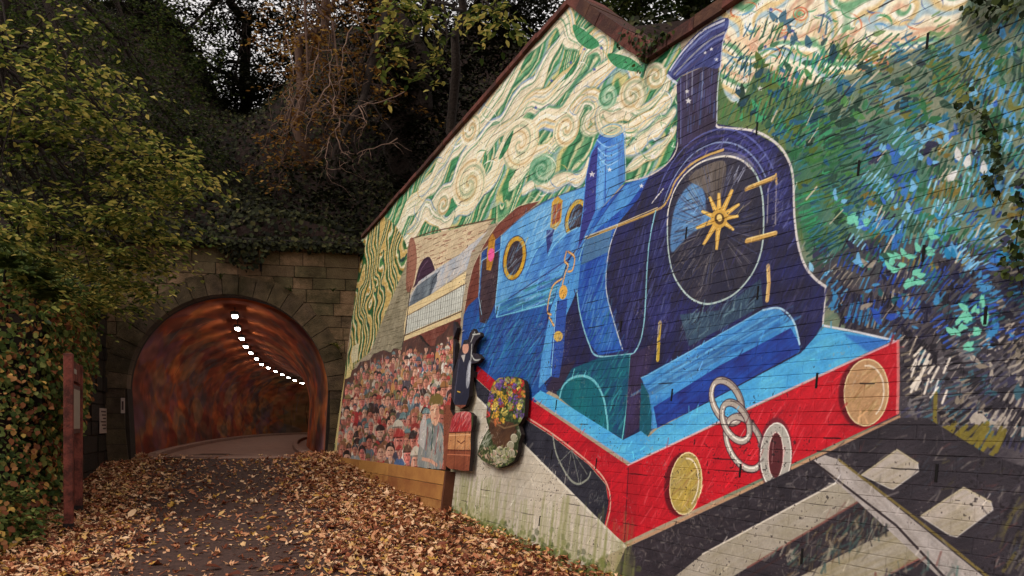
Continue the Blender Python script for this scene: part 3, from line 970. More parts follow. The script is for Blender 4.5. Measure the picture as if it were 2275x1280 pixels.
    C.fill(arch, (26, 108, 116), 1, True, (20, 84, 104), 80)
    C.line(arch, 6, (110, 184, 196), .95, True)
    C.line([(1400, 788), (1396, 860), (1390, 920), (1382, 975)], 4, (110, 190, 190), .95)
    C.fill([(1400, 790), (1460, 760), (1440, 830), (1424, 860), (1420, 950), (1386, 978)], (52, 42, 66), .95, False, (66, 56, 96), 80)
    C.fill([(1510, 700), (1600, 690), (1690, 620), (1694, 680), (1530, 770)], (60, 84, 104), .9, False, (44, 60, 84), 50)
    C.hatch([(1520, 700), (1690, 630), (1690, 676), (1535, 760)], [(110, 140, 150), (34, 34, 50), (80, 106, 120)], 80, 26, 3.5, 60, 26, .7)
    for (P, c) in [([(1466, 718), (1463, 764), (1461, 800)], (196, 164, 60)), ([(1706, 592), (1708, 630), (1704, 668)], (206, 168, 110))]:
        C.line(P, 11, c, .98)
        C.line([(p[0] - 3, p[1]) for p in P], 3, (236, 210, 130), .8)
    # vertical blue standard and its brass fittings
    C.fill([(1222, 690), (1240, 640), (1262, 585), (1290, 580), (1284, 640), (1258, 700), (1240, 820), (1196, 864), (1202, 800)], (84, 152, 204), 1, False, (64, 124, 190), 80)
    C.fill([(1236, 670), (1260, 664), (1252, 780), (1242, 840), (1226, 838), (1222, 800)], (44, 74, 150), .95)
    C.line([(1236, 672), (1228, 780), (1224, 836)], 3, (150, 206, 224), .9)
    for P in [[(1258, 560), (1254, 580), (1262, 590), (1256, 606), (1250, 630), (1246, 655)], [(1262, 560), (1276, 572), (1272, 600), (1262, 604)], [(1224, 700), (1216, 690), (1226, 640), (1248, 620)], [(1220, 706), (1230, 724)]]:
        C.line(P, 6, (176, 118, 66), .95, True)
        C.line(P, 2, (236, 200, 140), .9, True)
    C.fill(C.ell((1251, 650), 9, 16, 8), (204, 158, 76))
    C.fill(C.ell((1240, 748), 10, 12, 8), (190, 160, 84))
    # blue cylinder under the smokebox
    C.fill([(1424, 840), (1700, 688), (1732, 688), (1762, 716), (1776, 764), (1776, 782), (1460, 952), (1436, 955), (1440, 880)], (58, 128, 196), 1, False, (84, 160, 212), 28)
    C.fill([(1452, 905), (1600, 812), (1756, 730), (1776, 766), (1776, 782), (1460, 952)], (38, 72, 160), .95, False, (40, 44, 110), 28)
    C.fill([(1470, 840), (1690, 716), (1700, 726), (1500, 850)], (34, 70, 130), .5)
    C.hatch([(1440, 850), (1700, 700), (1750, 720), (1470, 880)], [(110, 180, 220), (40, 90, 160), (84, 160, 210), (70, 110, 150)], 90, 90, 5, 29, 3, .6)
    C.line([(1694, 690), (1732, 686), (1762, 714), (1776, 766)], 5, (170, 206, 226), .95, True)
    C.line([(1424, 840), (1440, 834), (1560, 766), (1694, 690)], 3, (120, 180, 214), .9)
    C.fill([(1420, 960), (1424, 850), (1440, 868), (1448, 920), (1446, 958), (1436, 975)], (24, 88, 104), .95)
    C.line([(1428, 850), (1444, 880), (1450, 930), (1448, 958)], 3, (70, 120, 180), .9)
    # footplate
    foot = [(1182, 884), (1200, 868), (1240, 888), (1384, 978), (1424, 958), (1440, 972), (1460, 954), (1778, 786), (1830, 728), (1984, 757), (1402, 1030)]
    C.fill(foot, (70, 154, 208), 1, False, (92, 178, 214), 20)
    C.fill([(1870, 742), (1984, 757), (1930, 784)], (44, 92, 176), .7, soft=3)
    C.line([(1827, 724), (1900, 738), (1984, 757)], 5, (208, 210, 216), .95)
    C.line([(1182, 884), (1400, 1030)], 3, (160, 150, 180), .6)
    # red frame and buffer beam
    RED = (190, 30, 44)
    C.fill([(1060, 812), (1100, 846), (1180, 890), (1395, 1036), (1386, 1206), (1342, 1170), (1352, 1120), (1346, 1076), (1310, 1034), (1228, 970), (1172, 934), (1096, 876), (1052, 836)], RED, 1, False, (150, 26, 40), 40)
    C.fill([(1395, 1036), (1994, 758), (1993, 922), (1386, 1206)], RED, 1, False, (168, 26, 40), 40)
    C.fill([(1386, 1206), (1395, 1040), (1420, 1030), (1410, 1195)], (150, 26, 38), .5, soft=2)
    C.hatch([(1420, 1040), (1980, 780), (1980, 900), (1420, 1170)], [(214, 60, 70), (140, 20, 34), (226, 110, 110), (196, 40, 52)], 260, 36, 3, 62, 8, .45)
    C.line([(1395, 1034), (1700, 890), (1994, 757)], 4, (222, 170, 176), .8)
    C.line([(1396, 1040), (1387, 1200)], 4, (84, 20, 34), .8)
    C.line([(1994, 760), (1995, 840), (1993, 918)], 8, (216, 120, 116), .85)
    C.line([(1390, 1214), (1640, 1098), (1760, 1040), (1996, 928)], 6, (176, 138, 108), .95)
    C.line([(1174, 930), (1232, 968), (1310, 1030), (1346, 1072), (1356, 1120), (1346, 1168)], 4, (206, 160, 140), .95, True)
    # wheel space and wheel under the frame
    C.fill([(1052, 838), (1096, 878), (1172, 936), (1228, 972), (1308, 1034), (1345, 1078), (1352, 1120), (1342, 1170), (1060, 884)], (54, 54, 64), 1, False, (38, 38, 48), 50)
    C.fill([(1060, 884), (1342, 1170), (1388, 1216), (1000, 1400), (600, 1400), (600, 1050), (1010, 1050)], (178, 168, 150), 1, False, (190, 182, 168), 60)
    C.hatch([(1000, 1040), (1070, 910), (1250, 1100), (1120, 1180), (990, 1140)], [(206, 202, 190), (160, 152, 132), (196, 190, 176)], 60, 60, 6, 52, 10, .35)
    C.line([(1228, 966), (1236, 1010), (1262, 1060), (1284, 1076), (1306, 1064), (1312, 1050)], 5, (140, 144, 132), .95, True)
    for (u, v) in [(1240, 1030), (1260, 1060), (1286, 1072), (1304, 1054)]:
        C.line([(1270, 1000), (u, v)], 3, (120, 124, 116), .8)
    C.line([(1060, 884), (1200, 1026), (1342, 1170), (1390, 1216)], 5, (206, 200, 184), .95)
    C.hatch([(1300, 1090), (1345, 1090), (1340, 1160)], [(130, 134, 130)], 14, 10, 3, 60, 20, .5)
    # buffers
    for (c, rx, ry, tl, b0, b1) in [((1523, 1075), 36, 70, 6, (172, 148, 70), (150, 136, 96)), ((1924, 873), 50, 75, 4, (176, 138, 100), (190, 152, 112))]:
        C.fill(C.ell((c[0] - 8, c[1] + 2), rx + 4, ry + 2, tl), (70, 20, 30), .75, soft=3)
        C.fill(C.ell(c, rx, ry, tl), b0, 1, False, b1, 40)
        C.line(C.ell(c, rx - 1, ry - 1, tl), 3.5, (222, 206, 160), .9, closed=True)
        C.line(C.ell(c, rx * .78, ry * .8, tl, 12, -100, 50), 4, (226, 214, 196), .85)
        C.hatch(C.ell(c, rx * .7, ry * .7, tl), [(130, 110, 60), (206, 190, 140), (150, 100, 70)], 40, 24, 3, 50, 20, .5)
    # chain
    for (c, rx, ry, tl, w_) in [((1614, 893), 30, 50, -24, 15), ((1653, 985), 36, 62, -24, 14), ((1634, 938), 26, 46, -26, 15)]:
        C.line(C.ell(c, rx, ry, tl), w_ + 5, (64, 44, 54), .9, closed=True)
        C.line(C.ell(c, rx, ry, tl), w_, (168, 158, 148), 1, closed=True)
        C.line(C.ell(c, rx - 1, ry - 2, tl, 12, 60, 250), 4, (232, 224, 212), .9)
        C.line(C.ell(c, rx + 4, ry + 4, tl, 12, -70, 60), 3, (104, 92, 88), .9)
    C.line([(1686, 990), (1700, 1010)], 10, (120, 90, 96), .95)
    C.fill(C.ell((1722, 1010), 38, 82, 2), (70, 40, 50), .6, soft=2)
    C.line(C.ell((1723, 1013), 26, 64, 2), 22, (160, 156, 148), 1, closed=True)
    C.line(C.ell((1723, 1013), 34, 72, 2), 3.5, (226, 220, 210), .9, closed=True)
    C.line(C.ell((1723, 1013), 17, 52, 2), 3.5, (214, 208, 196), .9, closed=True)
    C.fill(C.ell((1723, 1013), 15, 49, 2), (84, 40, 44))
    C.line([(1718, 980), (1714, 1030)], 2.5, (170, 130, 126), .6)
    # brushed highlights and wear over the blue paint
    C.hatch([(1292, 600), (1344, 580), (1352, 690), (1376, 770), (1330, 780), (1296, 700)], [(84, 140, 196), (60, 110, 170), (110, 160, 200)], 60, 40, 5, 74, 8, .5)
    C.hatch([(1400, 540), (1432, 500), (1430, 700), (1400, 770), (1376, 700), (1362, 600)], [(70, 74, 130), (88, 94, 150), (58, 60, 110)], 70, 44, 4, 78, 8, .5)
    C.hatch([(1450, 500), (1478, 480), (1484, 620), (1520, 690), (1470, 760), (1440, 700)], [(66, 70, 126), (84, 90, 146), (96, 104, 150)], 70, 36, 4, 72, 10, .5)
    C.hatch([(1560, 330), (1640, 312), (1720, 350), (1754, 440), (1760, 560), (1730, 480), (1690, 370), (1620, 330)], [(90, 96, 160), (70, 76, 140), (120, 126, 170)], 90, 30, 4, 55, 26, .5)
    C.hatch([(1700, 580), (1770, 570), (1822, 640), (1822, 710), (1780, 730), (1720, 690)], [(62, 60, 96), (80, 80, 120), (44, 40, 60)], 60, 30, 4, 62, 12, .5)
    C.hatch([(1120, 530), (1200, 470), (1290, 430), (1290, 500), (1180, 560), (1120, 640)], [(140, 190, 222), (90, 150, 204), (170, 206, 226)], 90, 30, 4, 55, 20, .5)
    C.hatch([(1040, 730), (1210, 700), (1200, 860), (1070, 826)], [(70, 130, 186), (50, 96, 160), (60, 140, 150), (96, 150, 196)], 110, 40, 4, 60, 14, .5)
    C.fill([(1334, 320), (1344, 318), (1340, 456), (1326, 470)], (120, 176, 220), .55, soft=3)
    C.fill([(1372, 316), (1384, 312), (1386, 404), (1374, 416)], (60, 96, 160), .5, soft=3)
    C.line([(1280, 566), (1310, 520), (1350, 462), (1390, 408)], 4, (40, 60, 130), .7, True)
    C.hatch([(1500, 720), (1690, 640), (1690, 690), (1520, 780)], [(120, 140, 150), (90, 110, 126)], 40, 22, 3, 62, 10, .5)
    # ballast, sleepers and rail under the beam
    C.fill([(1390, 1218), (1640, 1102), (1996, 930), (2060, 930), (2190, 1010), (2400, 1080), (3000, 1500), (2200, 1700), (1250, 1480), (1340, 1330)], (58, 52, 58), 1, False, (44, 40, 46), 20)
    C.hatch([(1400, 1225), (1640, 1110), (1900, 990), (1900, 1060), (1560, 1220), (1440, 1280)], [(90, 88, 92), (30, 28, 34), (130, 124, 118), (70, 60, 62)], 420, 9, 3.5, 60, 80, .55)
    SL = (156, 148, 136)
    C.fill([(1440, 1330), (1560, 1232), (1856, 1074), (1912, 1092), (1912, 1112), (1660, 1262), (1500, 1360)], SL, 1, False, (146, 138, 120), 28)
    C.line([(1560, 1232), (1856, 1074)], 4, (206, 198, 184), .9)
    C.line([(1660, 1262), (1912, 1112), (1930, 1098)], 5, (120, 76, 70), .8)
    C.line([(1600, 1320), (1920, 1126)], 5, (60, 44, 46), .8)
    C.fill([(1700, 1330), (1780, 1280), (1990, 1172), (2062, 1200), (2070, 1226), (1960, 1284), (1860, 1350)], (162, 154, 140), 1, False, (136, 126, 96), 28)
    C.line([(1960, 1284), (2070, 1228)], 4, (150, 96, 88), .8)
    C.hatch([(1700, 1240), (1900, 1130), (1980, 1160), (1790, 1270)], [(150, 144, 130), (40, 36, 40), (110, 96, 70), (70, 100, 90)], 130, 24, 4, 62, 30, .7)
    C.fill([(1806, 1024), (1832, 1012), (1862, 1022), (2280, 1360), (2180, 1370)], (172, 164, 160), 1, False, (150, 142, 136), -36)
    C.line([(1862, 1022), (2030, 1150), (2280, 1352)], 6, (128, 112, 60), .8)
    C.line([(1806, 1026), (1990, 1168), (2180, 1372)], 5, (40, 32, 36), .9)
    C.hatch([(1700, 1300), (1930, 1150), (1985, 1175), (1800, 1280)], [(120, 116, 104), (60, 84, 84), (104, 84, 60), (30, 26, 30), (150, 140, 120)], 90, 22, 5, 60, 50, .7)
    C.hatch([(1860, 1330), (2080, 1220), (2150, 1290), (2000, 1340)], [(90, 96, 92), (110, 60, 54), (64, 100, 96), (140, 132, 118)], 60, 26, 5, 55, 50, .65)
    C.hatch([(1900, 1000), (2000, 940), (2250, 1050), (2330, 1260), (2230, 1270), (2050, 1110)], [(84, 80, 84), (104, 60, 58), (60, 72, 84), (34, 28, 34), (150, 142, 132), (90, 84, 50)], 170, 22, 3.2, 45, 40, .5)
    C.hatch([(2210, 1130), (2420, 1080), (2420, 1300), (2240, 1260)], [(112, 102, 46), (90, 84, 60), (130, 124, 112), (30, 26, 32)], 80, 40, 6, 55, 16, .6)
    for P in [[(1914, 1056), (1992, 1000), (2038, 1030), (2040, 1048), (1984, 1088), (1975, 1086)], [(2044, 1148), (2140, 1084), (2200, 1116), (2205, 1134), (2125, 1194), (2108, 1190)], [(2300, 1280), (2420, 1200), (2500, 1250), (2400, 1330)]]:
        C.fill(P, (172, 162, 154), 1, False, (150, 140, 120), 30)
        C.line(P[:3], 4, (140, 122, 66), .7)
        C.line(P, 2.5, (200, 196, 190), .7, closed=True)
    return C


# ---- boards: painted in the same wall coordinates, pushed out from the wall
BOARD_OFF = {'crowd': 0.075, 'porter': 0.10, 'luggage': 0.11, 'flowers': 0.09}
CROWD = [(746, 1020), (752, 960), (760, 890), (766, 842), (778, 838), (782, 822), (792, 818), (800, 804), (820, 800), (830, 786), (852, 778), (868, 784), (874, 774), (892, 778), (896, 762), (910, 752), (922, 752), (930, 744), (938, 758), (952, 770),
         (966, 768), (970, 750), (982, 742), (990, 735), (1000, 718), (1010, 714), (1016, 728), (1008, 752), (1012, 762), (1010, 800), (1004, 860), (1000, 910), (1008, 925), (1000, 960), (990, 1044), (870, 1032)]
PORTER = [(1006, 830), (1016, 800), (1022, 775), (1028, 765), (1030, 756), (1040, 754), (1044, 740), (1052, 730), (1058, 742), (1066, 738), (1069, 746), (1058, 756), (1052, 770), (1050, 784), (1062, 786), (1070, 796), (1060, 806), (1046, 808), (1044, 850), (1042, 880), (1034, 902), (1024, 908),
          (1010, 900), (1002, 880)]
LUGG = [(990, 1034), (994, 1000), (998, 960), (1004, 930), (1012, 918), (1030, 914), (1044, 916), (1052, 924), (1050, 944), (1046, 960), (1046, 1000), (1042, 1046), (1020, 1044), (996, 1040)]
FLOW = [(1080, 930), (1082, 900), (1088, 872), (1096, 850), (1108, 840), (1128, 836), (1150, 838), (1164, 846), (1168, 870), (1166, 905), (1164, 925), (1152, 945), (1158, 965), (1152, 985), (1150, 1005), (1142, 1024), (1126, 1034), (1106, 1040), (1088, 1032), (1070, 1022),
        (1060, 1010), (1066, 990), (1076, 968), (1086, 952)]


BS0, BS1, BT0, BT1 = -0.3, 8.3, -0.9, 3.6


def paint_boards():
    rg = np.random.RandomState(23)
    off = [0.1]

    def bmap(u, v):
        s, t = wl(u, v, off[0])
        return ((s - BS0) * PPM, (t - BT0) * PPM)
    C = Canvas(int((BS1 - BS0) * PPM), int((BT1 - BT0) * PPM), bmap, wall_scale, (80, 60, 54))
    off[0] = BOARD_OFF['crowd']
    C.fill([(730, 1040), (745, 820), (860, 755), (1030, 690), (1030, 1060)], (96, 64, 56), 1, False, (70, 50, 48), 80)
    skin = [(206, 150, 128), (194, 130, 110), (218, 170, 146), (182, 114, 98), (200, 124, 112), (212, 142, 122), (170, 104, 90), (216, 128, 118)]
    cloth = [(84, 76, 84), (120, 96, 78), (156, 126, 92), (92, 110, 120), (166, 56, 58), (196, 184, 168), (116, 120, 84), (214, 204, 192), (70, 68, 80), (150, 90, 82), (138, 150, 156), (186, 138, 86), (76, 100, 136), (110, 92, 78), (204, 176, 150)]
    hats = [(96, 72, 60), (130, 112, 74), (84, 92, 104), (150, 106, 66), (72, 60, 58), (164, 66, 62), (190, 182, 166), (104, 130, 132), (112, 104, 74), (60, 50, 50), (170, 120, 90)]

    def figure(u, v, hr, big):
        hx = hr * rg.uniform(.38, .56)
        tl = rg.uniform(-18, 22)
        sk = skin[rg.randint(len(skin))]
        cl = cloth[rg.randint(len(cloth))]
        C.fill([(u - hx * 2.0, v + hr * 5), (u - hx * 1.9, v + hr * 2.0), (u - hx * 1.2, v + hr * 1.25), (u, v + hr * .9), (u + hx * 1.2, v + hr * 1.25), (u + hx * 1.9, v + hr * 2.0), (u + hx * 2.0, v + hr * 5)], cl, .97)
        C.line([(u - hx * 1.6, v + hr * 1.7), (u - hx * 1.4, v + hr * 4)], hr * .2, tuple(min(255, x + 34) for x in cl), .7)
        if rg.rand() < .45:
            C.fill([(u - hx * .5, v + hr * .9), (u + hx * .5, v + hr * .9), (u, v + hr * 2.4)], (204, 198, 186), .9)
            C.line([(u, v + hr * 1.0), (u, v + hr * 2.2)], hr * .2, hats[rg.randint(len(hats))], .9)
        C.fill([(u - hx * .45, v + hr * .5), (u + hx * .45, v + hr * .5), (u + hx * .5, v + hr * 1.3), (u - hx * .5, v + hr * 1.3)], tuple(x * .85 for x in sk), .95)
        C.fill(C.ell((u, v), hx, hr, tl, 14), sk, 1)
        C.fill(C.ell((u + hx * .35, v + hr * .1), hx * .5, hr * .8, 0, 10), tuple(x * .74 for x in sk), .6)
        if big:
            for sx in (-.42, .36):
                C.line([(u + hx * sx - hx * .2, v - hr * .05), (u + hx * sx + hx * .2, v - hr * .02)], hr * .13, (64, 40, 38), .9)
            C.line([(u, v), (u - hx * .12, v + hr * .34)], hr * .11, (130, 76, 64), .8)
            C.line([(u - hx * .36, v + hr * .6), (u + hx * .36, v + hr * .58)], hr * .12, (140, 56, 56), .9)
            C.line([(u - hx * .6, v - hr * .2), (u - hx * .5, v + hr * .5)], hr * .14, (232, 196, 172), .6)
        else:
            C.line([(u - hx * .4, v - hr * .05), (u + hx * .4, v - hr * .05)], hr * .16, (84, 54, 48), .7)
            C.line([(u - hx * .3, v + hr * .55), (u + hx * .3, v + hr * .55)], hr * .12, (130, 60, 56), .7)
        hc = hats[rg.randint(len(hats))]
        if rg.rand() < .34:
            C.fill([(u - hx * 1.25, v - hr * .35), (u - hx * .95, v - hr * .95), (u - hx * .1, v - hr * 1.3), (u + hx * .9, v - hr * 1.0), (u + hx * 1.2, v - hr * .4), (u, v - hr * .5)], hc, 1, True)
            C.line([(u - hx * 1.3, v - hr * .35), (u + hx * .9, v - hr * .42)], hr * .17, tuple(x * .6 for x in hc), .9)
        else:
            C.fill([(u - hx * 1.05, v + hr * .1), (u - hx * 1.0, v - hr * .7), (u, v - hr * 1.12), (u + hx * 1.0, v - hr * .7), (u + hx * 1.08, v + hr * .2), (u + hx * .6, v - hr * .45), (u - hx * .5, v - hr * .5)], tuple(x * .8 for x in hc), 1, True)
    rows = 15
    for r in range(rows):
        f = r / (rows - 1)
        y = 745 + f * 265
        hr = 5.6 + 10.5 * f ** 1.3
        u = 748 + 4 * f + rg.uniform(0, 8)
        while u < 1012:
            g = (u - 750) / 260.0
            k = hr * (.8 + .42 * g)
            top = np.interp(u, [745, 770, 800, 830, 870, 910, 960, 1010], [905, 850, 812, 795, 784, 760, 765, 730])
            v = y + rg.uniform(-1, 1) * (5 + hr * .55)
            if v > top + k * 1.15:
                figure(u + rg.uniform(-2, 2), v, k * rg.uniform(.7, 1.45), k > 7)
            u += k * rg.uniform(.8, 1.45)
    # the man in shirt sleeves and braces at the front
    u, v = 966, 918
    C.fill([(930, 1046), (932, 985), (944, 950), (960, 938), (976, 942), (984, 975), (978, 1046)], (150, 150, 142), 1, True, (110, 116, 118), 80)
    C.fill([(958, 900), (972, 898), (976, 925), (970, 945), (960, 942), (956, 920)], (206, 160, 132), 1, True)
    C.fill([(954, 902), (956, 884), (970, 874), (984, 884), (982, 900), (968, 898)], (112, 96, 54), 1, True)
    C.line([(958, 912), (963, 911)], 2, (70, 44, 40))
    C.line([(968, 910), (973, 909)], 2, (70, 44, 40))
    C.line([(964, 930), (970, 929)], 2.2, (150, 64, 60))
    C.fill([(969, 902), (976, 902), (975, 925), (970, 940), (968, 920)], (170, 116, 96), .7)
    C.line([(950, 950), (946, 1000)], 3, (150, 50, 50))
    C.line([(974, 948), (966, 1010)], 3, (150, 50, 50))
    C.line([(962, 945), (958, 1000)], 5, (40, 74, 62))
    C.fill([(928, 985), (934, 940), (944, 918), (948, 940), (942, 1000)], (176, 172, 168), .95)
    C.line([(938, 1020), (956, 1024), (970, 1034)], 8, (196, 150, 128))
    for k in range(420):
        u, v = rg.uniform(752, 1000), rg.uniform(790, 1035)
        C.line([(u, v), (u + rg.uniform(-3, 3), v + rg.uniform(6, 16))], rg.uniform(1.5, 4), [cloth[rg.randint(len(cloth))], skin[rg.randint(len(skin))], (216, 206, 194), (70, 50, 48)][rg.randint(4)], .6, taper=True)
    off[0] = BOARD_OFF['porter']
    C.fill([(1004, 700), (1080, 700), (1080, 912), (1000, 912)], (58, 52, 60), 1, False, (40, 38, 48), 80)
    C.fill([(1010, 900), (1016, 820), (1026, 788), (1044, 790), (1046, 850), (1040, 900)], (44, 46, 62), 1, True)
    C.fill(C.ell((1034, 774), 7, 13, 6), (196, 146, 126))
    C.fill([(1026, 766), (1028, 756), (1040, 752), (1044, 764)], (40, 40, 48))
    C.fill(C.ell((1041, 832), 5, 32, 6), (140, 142, 150))
    C.fill(C.ell((1042, 828), 2.6, 24, 6), (176, 178, 184), .8)
    C.line([(1020, 800), (1012, 860), (1008, 896)], 4, (84, 84, 100), .8)
    C.fill([(1024, 790), (1034, 788), (1030, 806)], (190, 184, 176), .9)
    for P in [[(1046, 760), (1052, 744), (1056, 734)], [(1048, 790), (1054, 800), (1066, 800)], [(1050, 744), (1066, 742)], [(1048, 766), (1046, 800)]]:
        C.line(P, 5, (120, 122, 120), .95, True)
        C.line(P, 1.8, (210, 210, 204), .9, True)
    C.line([(1016, 870), (1022, 872)], 3, (196, 160, 60))
    off[0] = BOARD_OFF['luggage']
    C.fill([(980, 900), (1064, 900), (1064, 1060), (980, 1060)], (132, 78, 60), 1, False, (110, 62, 48), 30)
    C.fill([(1000, 960), (1010, 918), (1030, 914), (1050, 920), (1048, 962)], (150, 40, 46), 1, True, (190, 110, 110), 60)
    C.hatch([(1004, 955), (1012, 920), (1044, 920), (1044, 955)], [(206, 160, 150), (120, 26, 34), (196, 70, 66)], 40, 18, 3.5, 70, 20, .8)
    C.fill([(996, 962), (1046, 958), (1045, 1000), (994, 1000)], (190, 140, 96), 1, False, (170, 116, 78), 20)
    C.fill([(994, 1000), (1045, 1002), (1042, 1046), (990, 1040)], (140, 82, 60), 1, False, (116, 64, 48), 20)
    for P in [[(994, 962), (1046, 960)], [(994, 1000), (1046, 1002)], [(1012, 962), (1008, 1042)], [(1034, 960), (1030, 1044)], [(1016, 980), (1024, 986), (1032, 980)]]:
        C.line(P, 2.6, (84, 42, 34), .9)
    C.line([(996, 968), (1044, 966)], 2, (222, 180, 140), .8)
    C.line([(994, 1010), (1044, 1012)], 2, (206, 130, 96), .8)
    off[0] = BOARD_OFF['flowers']
    C.fill([(1050, 820), (1185, 820), (1185, 1050), (1050, 1050)], (62, 70, 44), 1, False, (44, 54, 36), 60)
    C.hatch([(1060, 830), (1176, 830), (1176, 940), (1060, 940)], [(84, 110, 58), (50, 76, 44), (110, 130, 76)], 220, 12, 4, 60, 80, .8)
    C.fill([(1086, 950), (1090, 930), (1140, 940), (1148, 960), (1136, 985), (1120, 1000), (1096, 990)], (92, 66, 48), 1, False, (66, 48, 40), 30)
    C.line([(1090, 935), (1120, 952), (1150, 944)], 4, (120, 96, 70), .9)
    for (u, v) in [(1096, 1010), (1110, 1002), (1124, 1004), (1134, 990), (1142, 974), (1104, 1022), (1120, 1020), (1136, 1008)]:
        C.fill(C.ell((u, v), 8, 10, rg.uniform(-20, 20)), (150, 144, 122), 1)
        C.line(C.ell((u, v), 7, 9, 0, 8, 190, 330), 2, (206, 200, 180), .8)
    C.hatch([(1060, 1005), (1090, 985), (1150, 1000), (1140, 1030), (1100, 1042), (1068, 1026)], [(110, 120, 70), (206, 180, 160), (150, 150, 100), (60, 70, 44), (190, 140, 130)], 150, 6, 3.5, 60, 80, .85)
    C.hatch([(1064, 1000), (1084, 950), (1092, 990)], [(140, 146, 130), (70, 80, 60), (180, 180, 166)], 34, 16, 2.5, 70, 40, .85)
    C.hatch([(1150, 950), (1162, 940), (1156, 985), (1148, 1005)], [(150, 150, 136), (70, 76, 60)], 24, 10, 2.5, 60, 80, .85)
    blooms = [((1088, 884), 14, (110, 70, 150)), ((1104, 862), 12, (130, 84, 170)), ((1124, 852), 12, (120, 80, 160)), ((1140, 862), 16, (200, 36, 40)), ((1152, 874), 12, (196, 40, 44)), ((1160, 872), 9, (204, 60, 50)), ((1120, 888), 15, (226, 168, 40)), ((1104, 900), 14, (222, 160, 44)),
              ((1108, 878), 10, (226, 176, 60)), ((1140, 890), 15, (112, 70, 160)), ((1154, 898), 13, (124, 78, 166)), ((1134, 906), 8, (210, 60, 46)), ((1086, 905), 10, (96, 90, 160)), ((1082, 920), 8, (196, 50, 54)), ((1100, 920), 12, (220, 150, 60)), ((1104, 938), 10, (210, 110, 60)), ((1120, 915), 10, (214, 190, 90)),
              ((1150, 918), 11, (120, 84, 160)), ((1156, 850), 8, (226, 180, 60)), ((1112, 846), 7, (220, 170, 60)), ((1096, 868), 7, (226, 180, 70)), ((1160, 925), 8, (118, 80, 160)), ((1130, 870), 8, (190, 40, 44))]
    for k in range(40):
        blooms.append(((rg.uniform(1084, 1164), rg.uniform(842, 938)), rg.uniform(4, 8), [(226, 170, 50), (116, 76, 162), (200, 44, 46), (214, 120, 60), (150, 160, 90), (236, 200, 90)][rg.randint(6)]))
    for (c, r, col) in blooms:
        for q in range(int(r * 2.2)):
            an, d = rg.uniform(0, 6.28), r * math.sqrt(rg.rand())
            uu, vv = c[0] + d * math.cos(an) * .75, c[1] + d * math.sin(an)
            k = rg.uniform(.75, 1.15)
            C.fill(C.ell((uu, vv), 1.9, 2.7, 0, 6), tuple(min(255, (x * .82 + 20) * k) for x in col), .9)
            if q % 3 == 0:
                C.line([(uu + 2, vv), (uu + rg.uniform(-4, 4), vv + rg.uniform(2, 6))], 1.8, [(70, 92, 50), (110, 124, 76), (44, 58, 36)][rg.randint(3)], .85)
    return C


def painterly(C, n, seed, lo=.66, hi=1.42):
    """dry strokes that pick up the colour below them, a little lighter or darker"""
    rg = np.random.RandomState(seed)
    for k in range(n):
        x, y = rg.uniform(4, C.w - 5), rg.uniform(4, C.h - 5)
        c = C.a[int(y), int(x)] * 255
        c = np.clip(c * rg.uniform(lo, hi) + rg.uniform(-4, 10), 0, 250)
        an = math.radians(62 + rg.normal(0, 16)) if rg.rand() < .8 else rg.uniform(0, 3.14)
        L = rg.uniform(5, 22)
        C.line(None, rg.uniform(.7, 3.2), tuple(c), rg.uniform(.25, .75), T=np.array([(x, y), (x + math.cos(an) * L, y + math.sin(an) * L)]), soft=1.4)


def weather(C):
    """joints, flaking and moss: wear with its own shape, on wall and boards alike"""
    rg = np.random.RandomState(77)
    A = C.a
    h, w = A.shape[:2]
    n1 = vnoise((h, w), 90, rg)
    n2 = vnoise((h, w), 7, rg)
    n3 = vnoise((h, w), 2.2, rg)
    A *= (0.9 + 0.12 * n1 + 0.08 * n2 + 0.09 * n3)[..., None]
    flake = np.clip((n3 * .62 + n2 * .3 + n1 * .24 - 0.87) * 12, 0, 1)
    A += flake[..., None] * .7 * (np.array([0.13, 0.11, 0.12], dtype=np.float32) - A)
    g = A.mean(axis=2, keepdims=True)                       # masonry paint with body
    A[:] = np.clip(((g + (A - g) * .98) - .5) * 1.08 + .50, .02, .97)
    pale = np.clip((vnoise((h, w), 3, rg) * .6 + vnoise((h, w), 40, rg) * .4 - .78) * 9, 0, 1)
    A += pale[..., None] * .4 * (np.array([0.66, 0.61, 0.55], dtype=np.float32) - A)
    return C
# ------------------------------------------------------------------ paint -> images made in memory
def make_image(name, arr):
    h, w = arr.shape[:2]
    img = bpy.data.images.new(name, w, h, alpha=False)
    px = np.ones((h, w, 4), dtype=np.float32)
    px[..., :3] = np.clip(arr, 0, 1)
    img.pixels.foreach_set(px.ravel())
    img.update()
    img.pack()
    return img


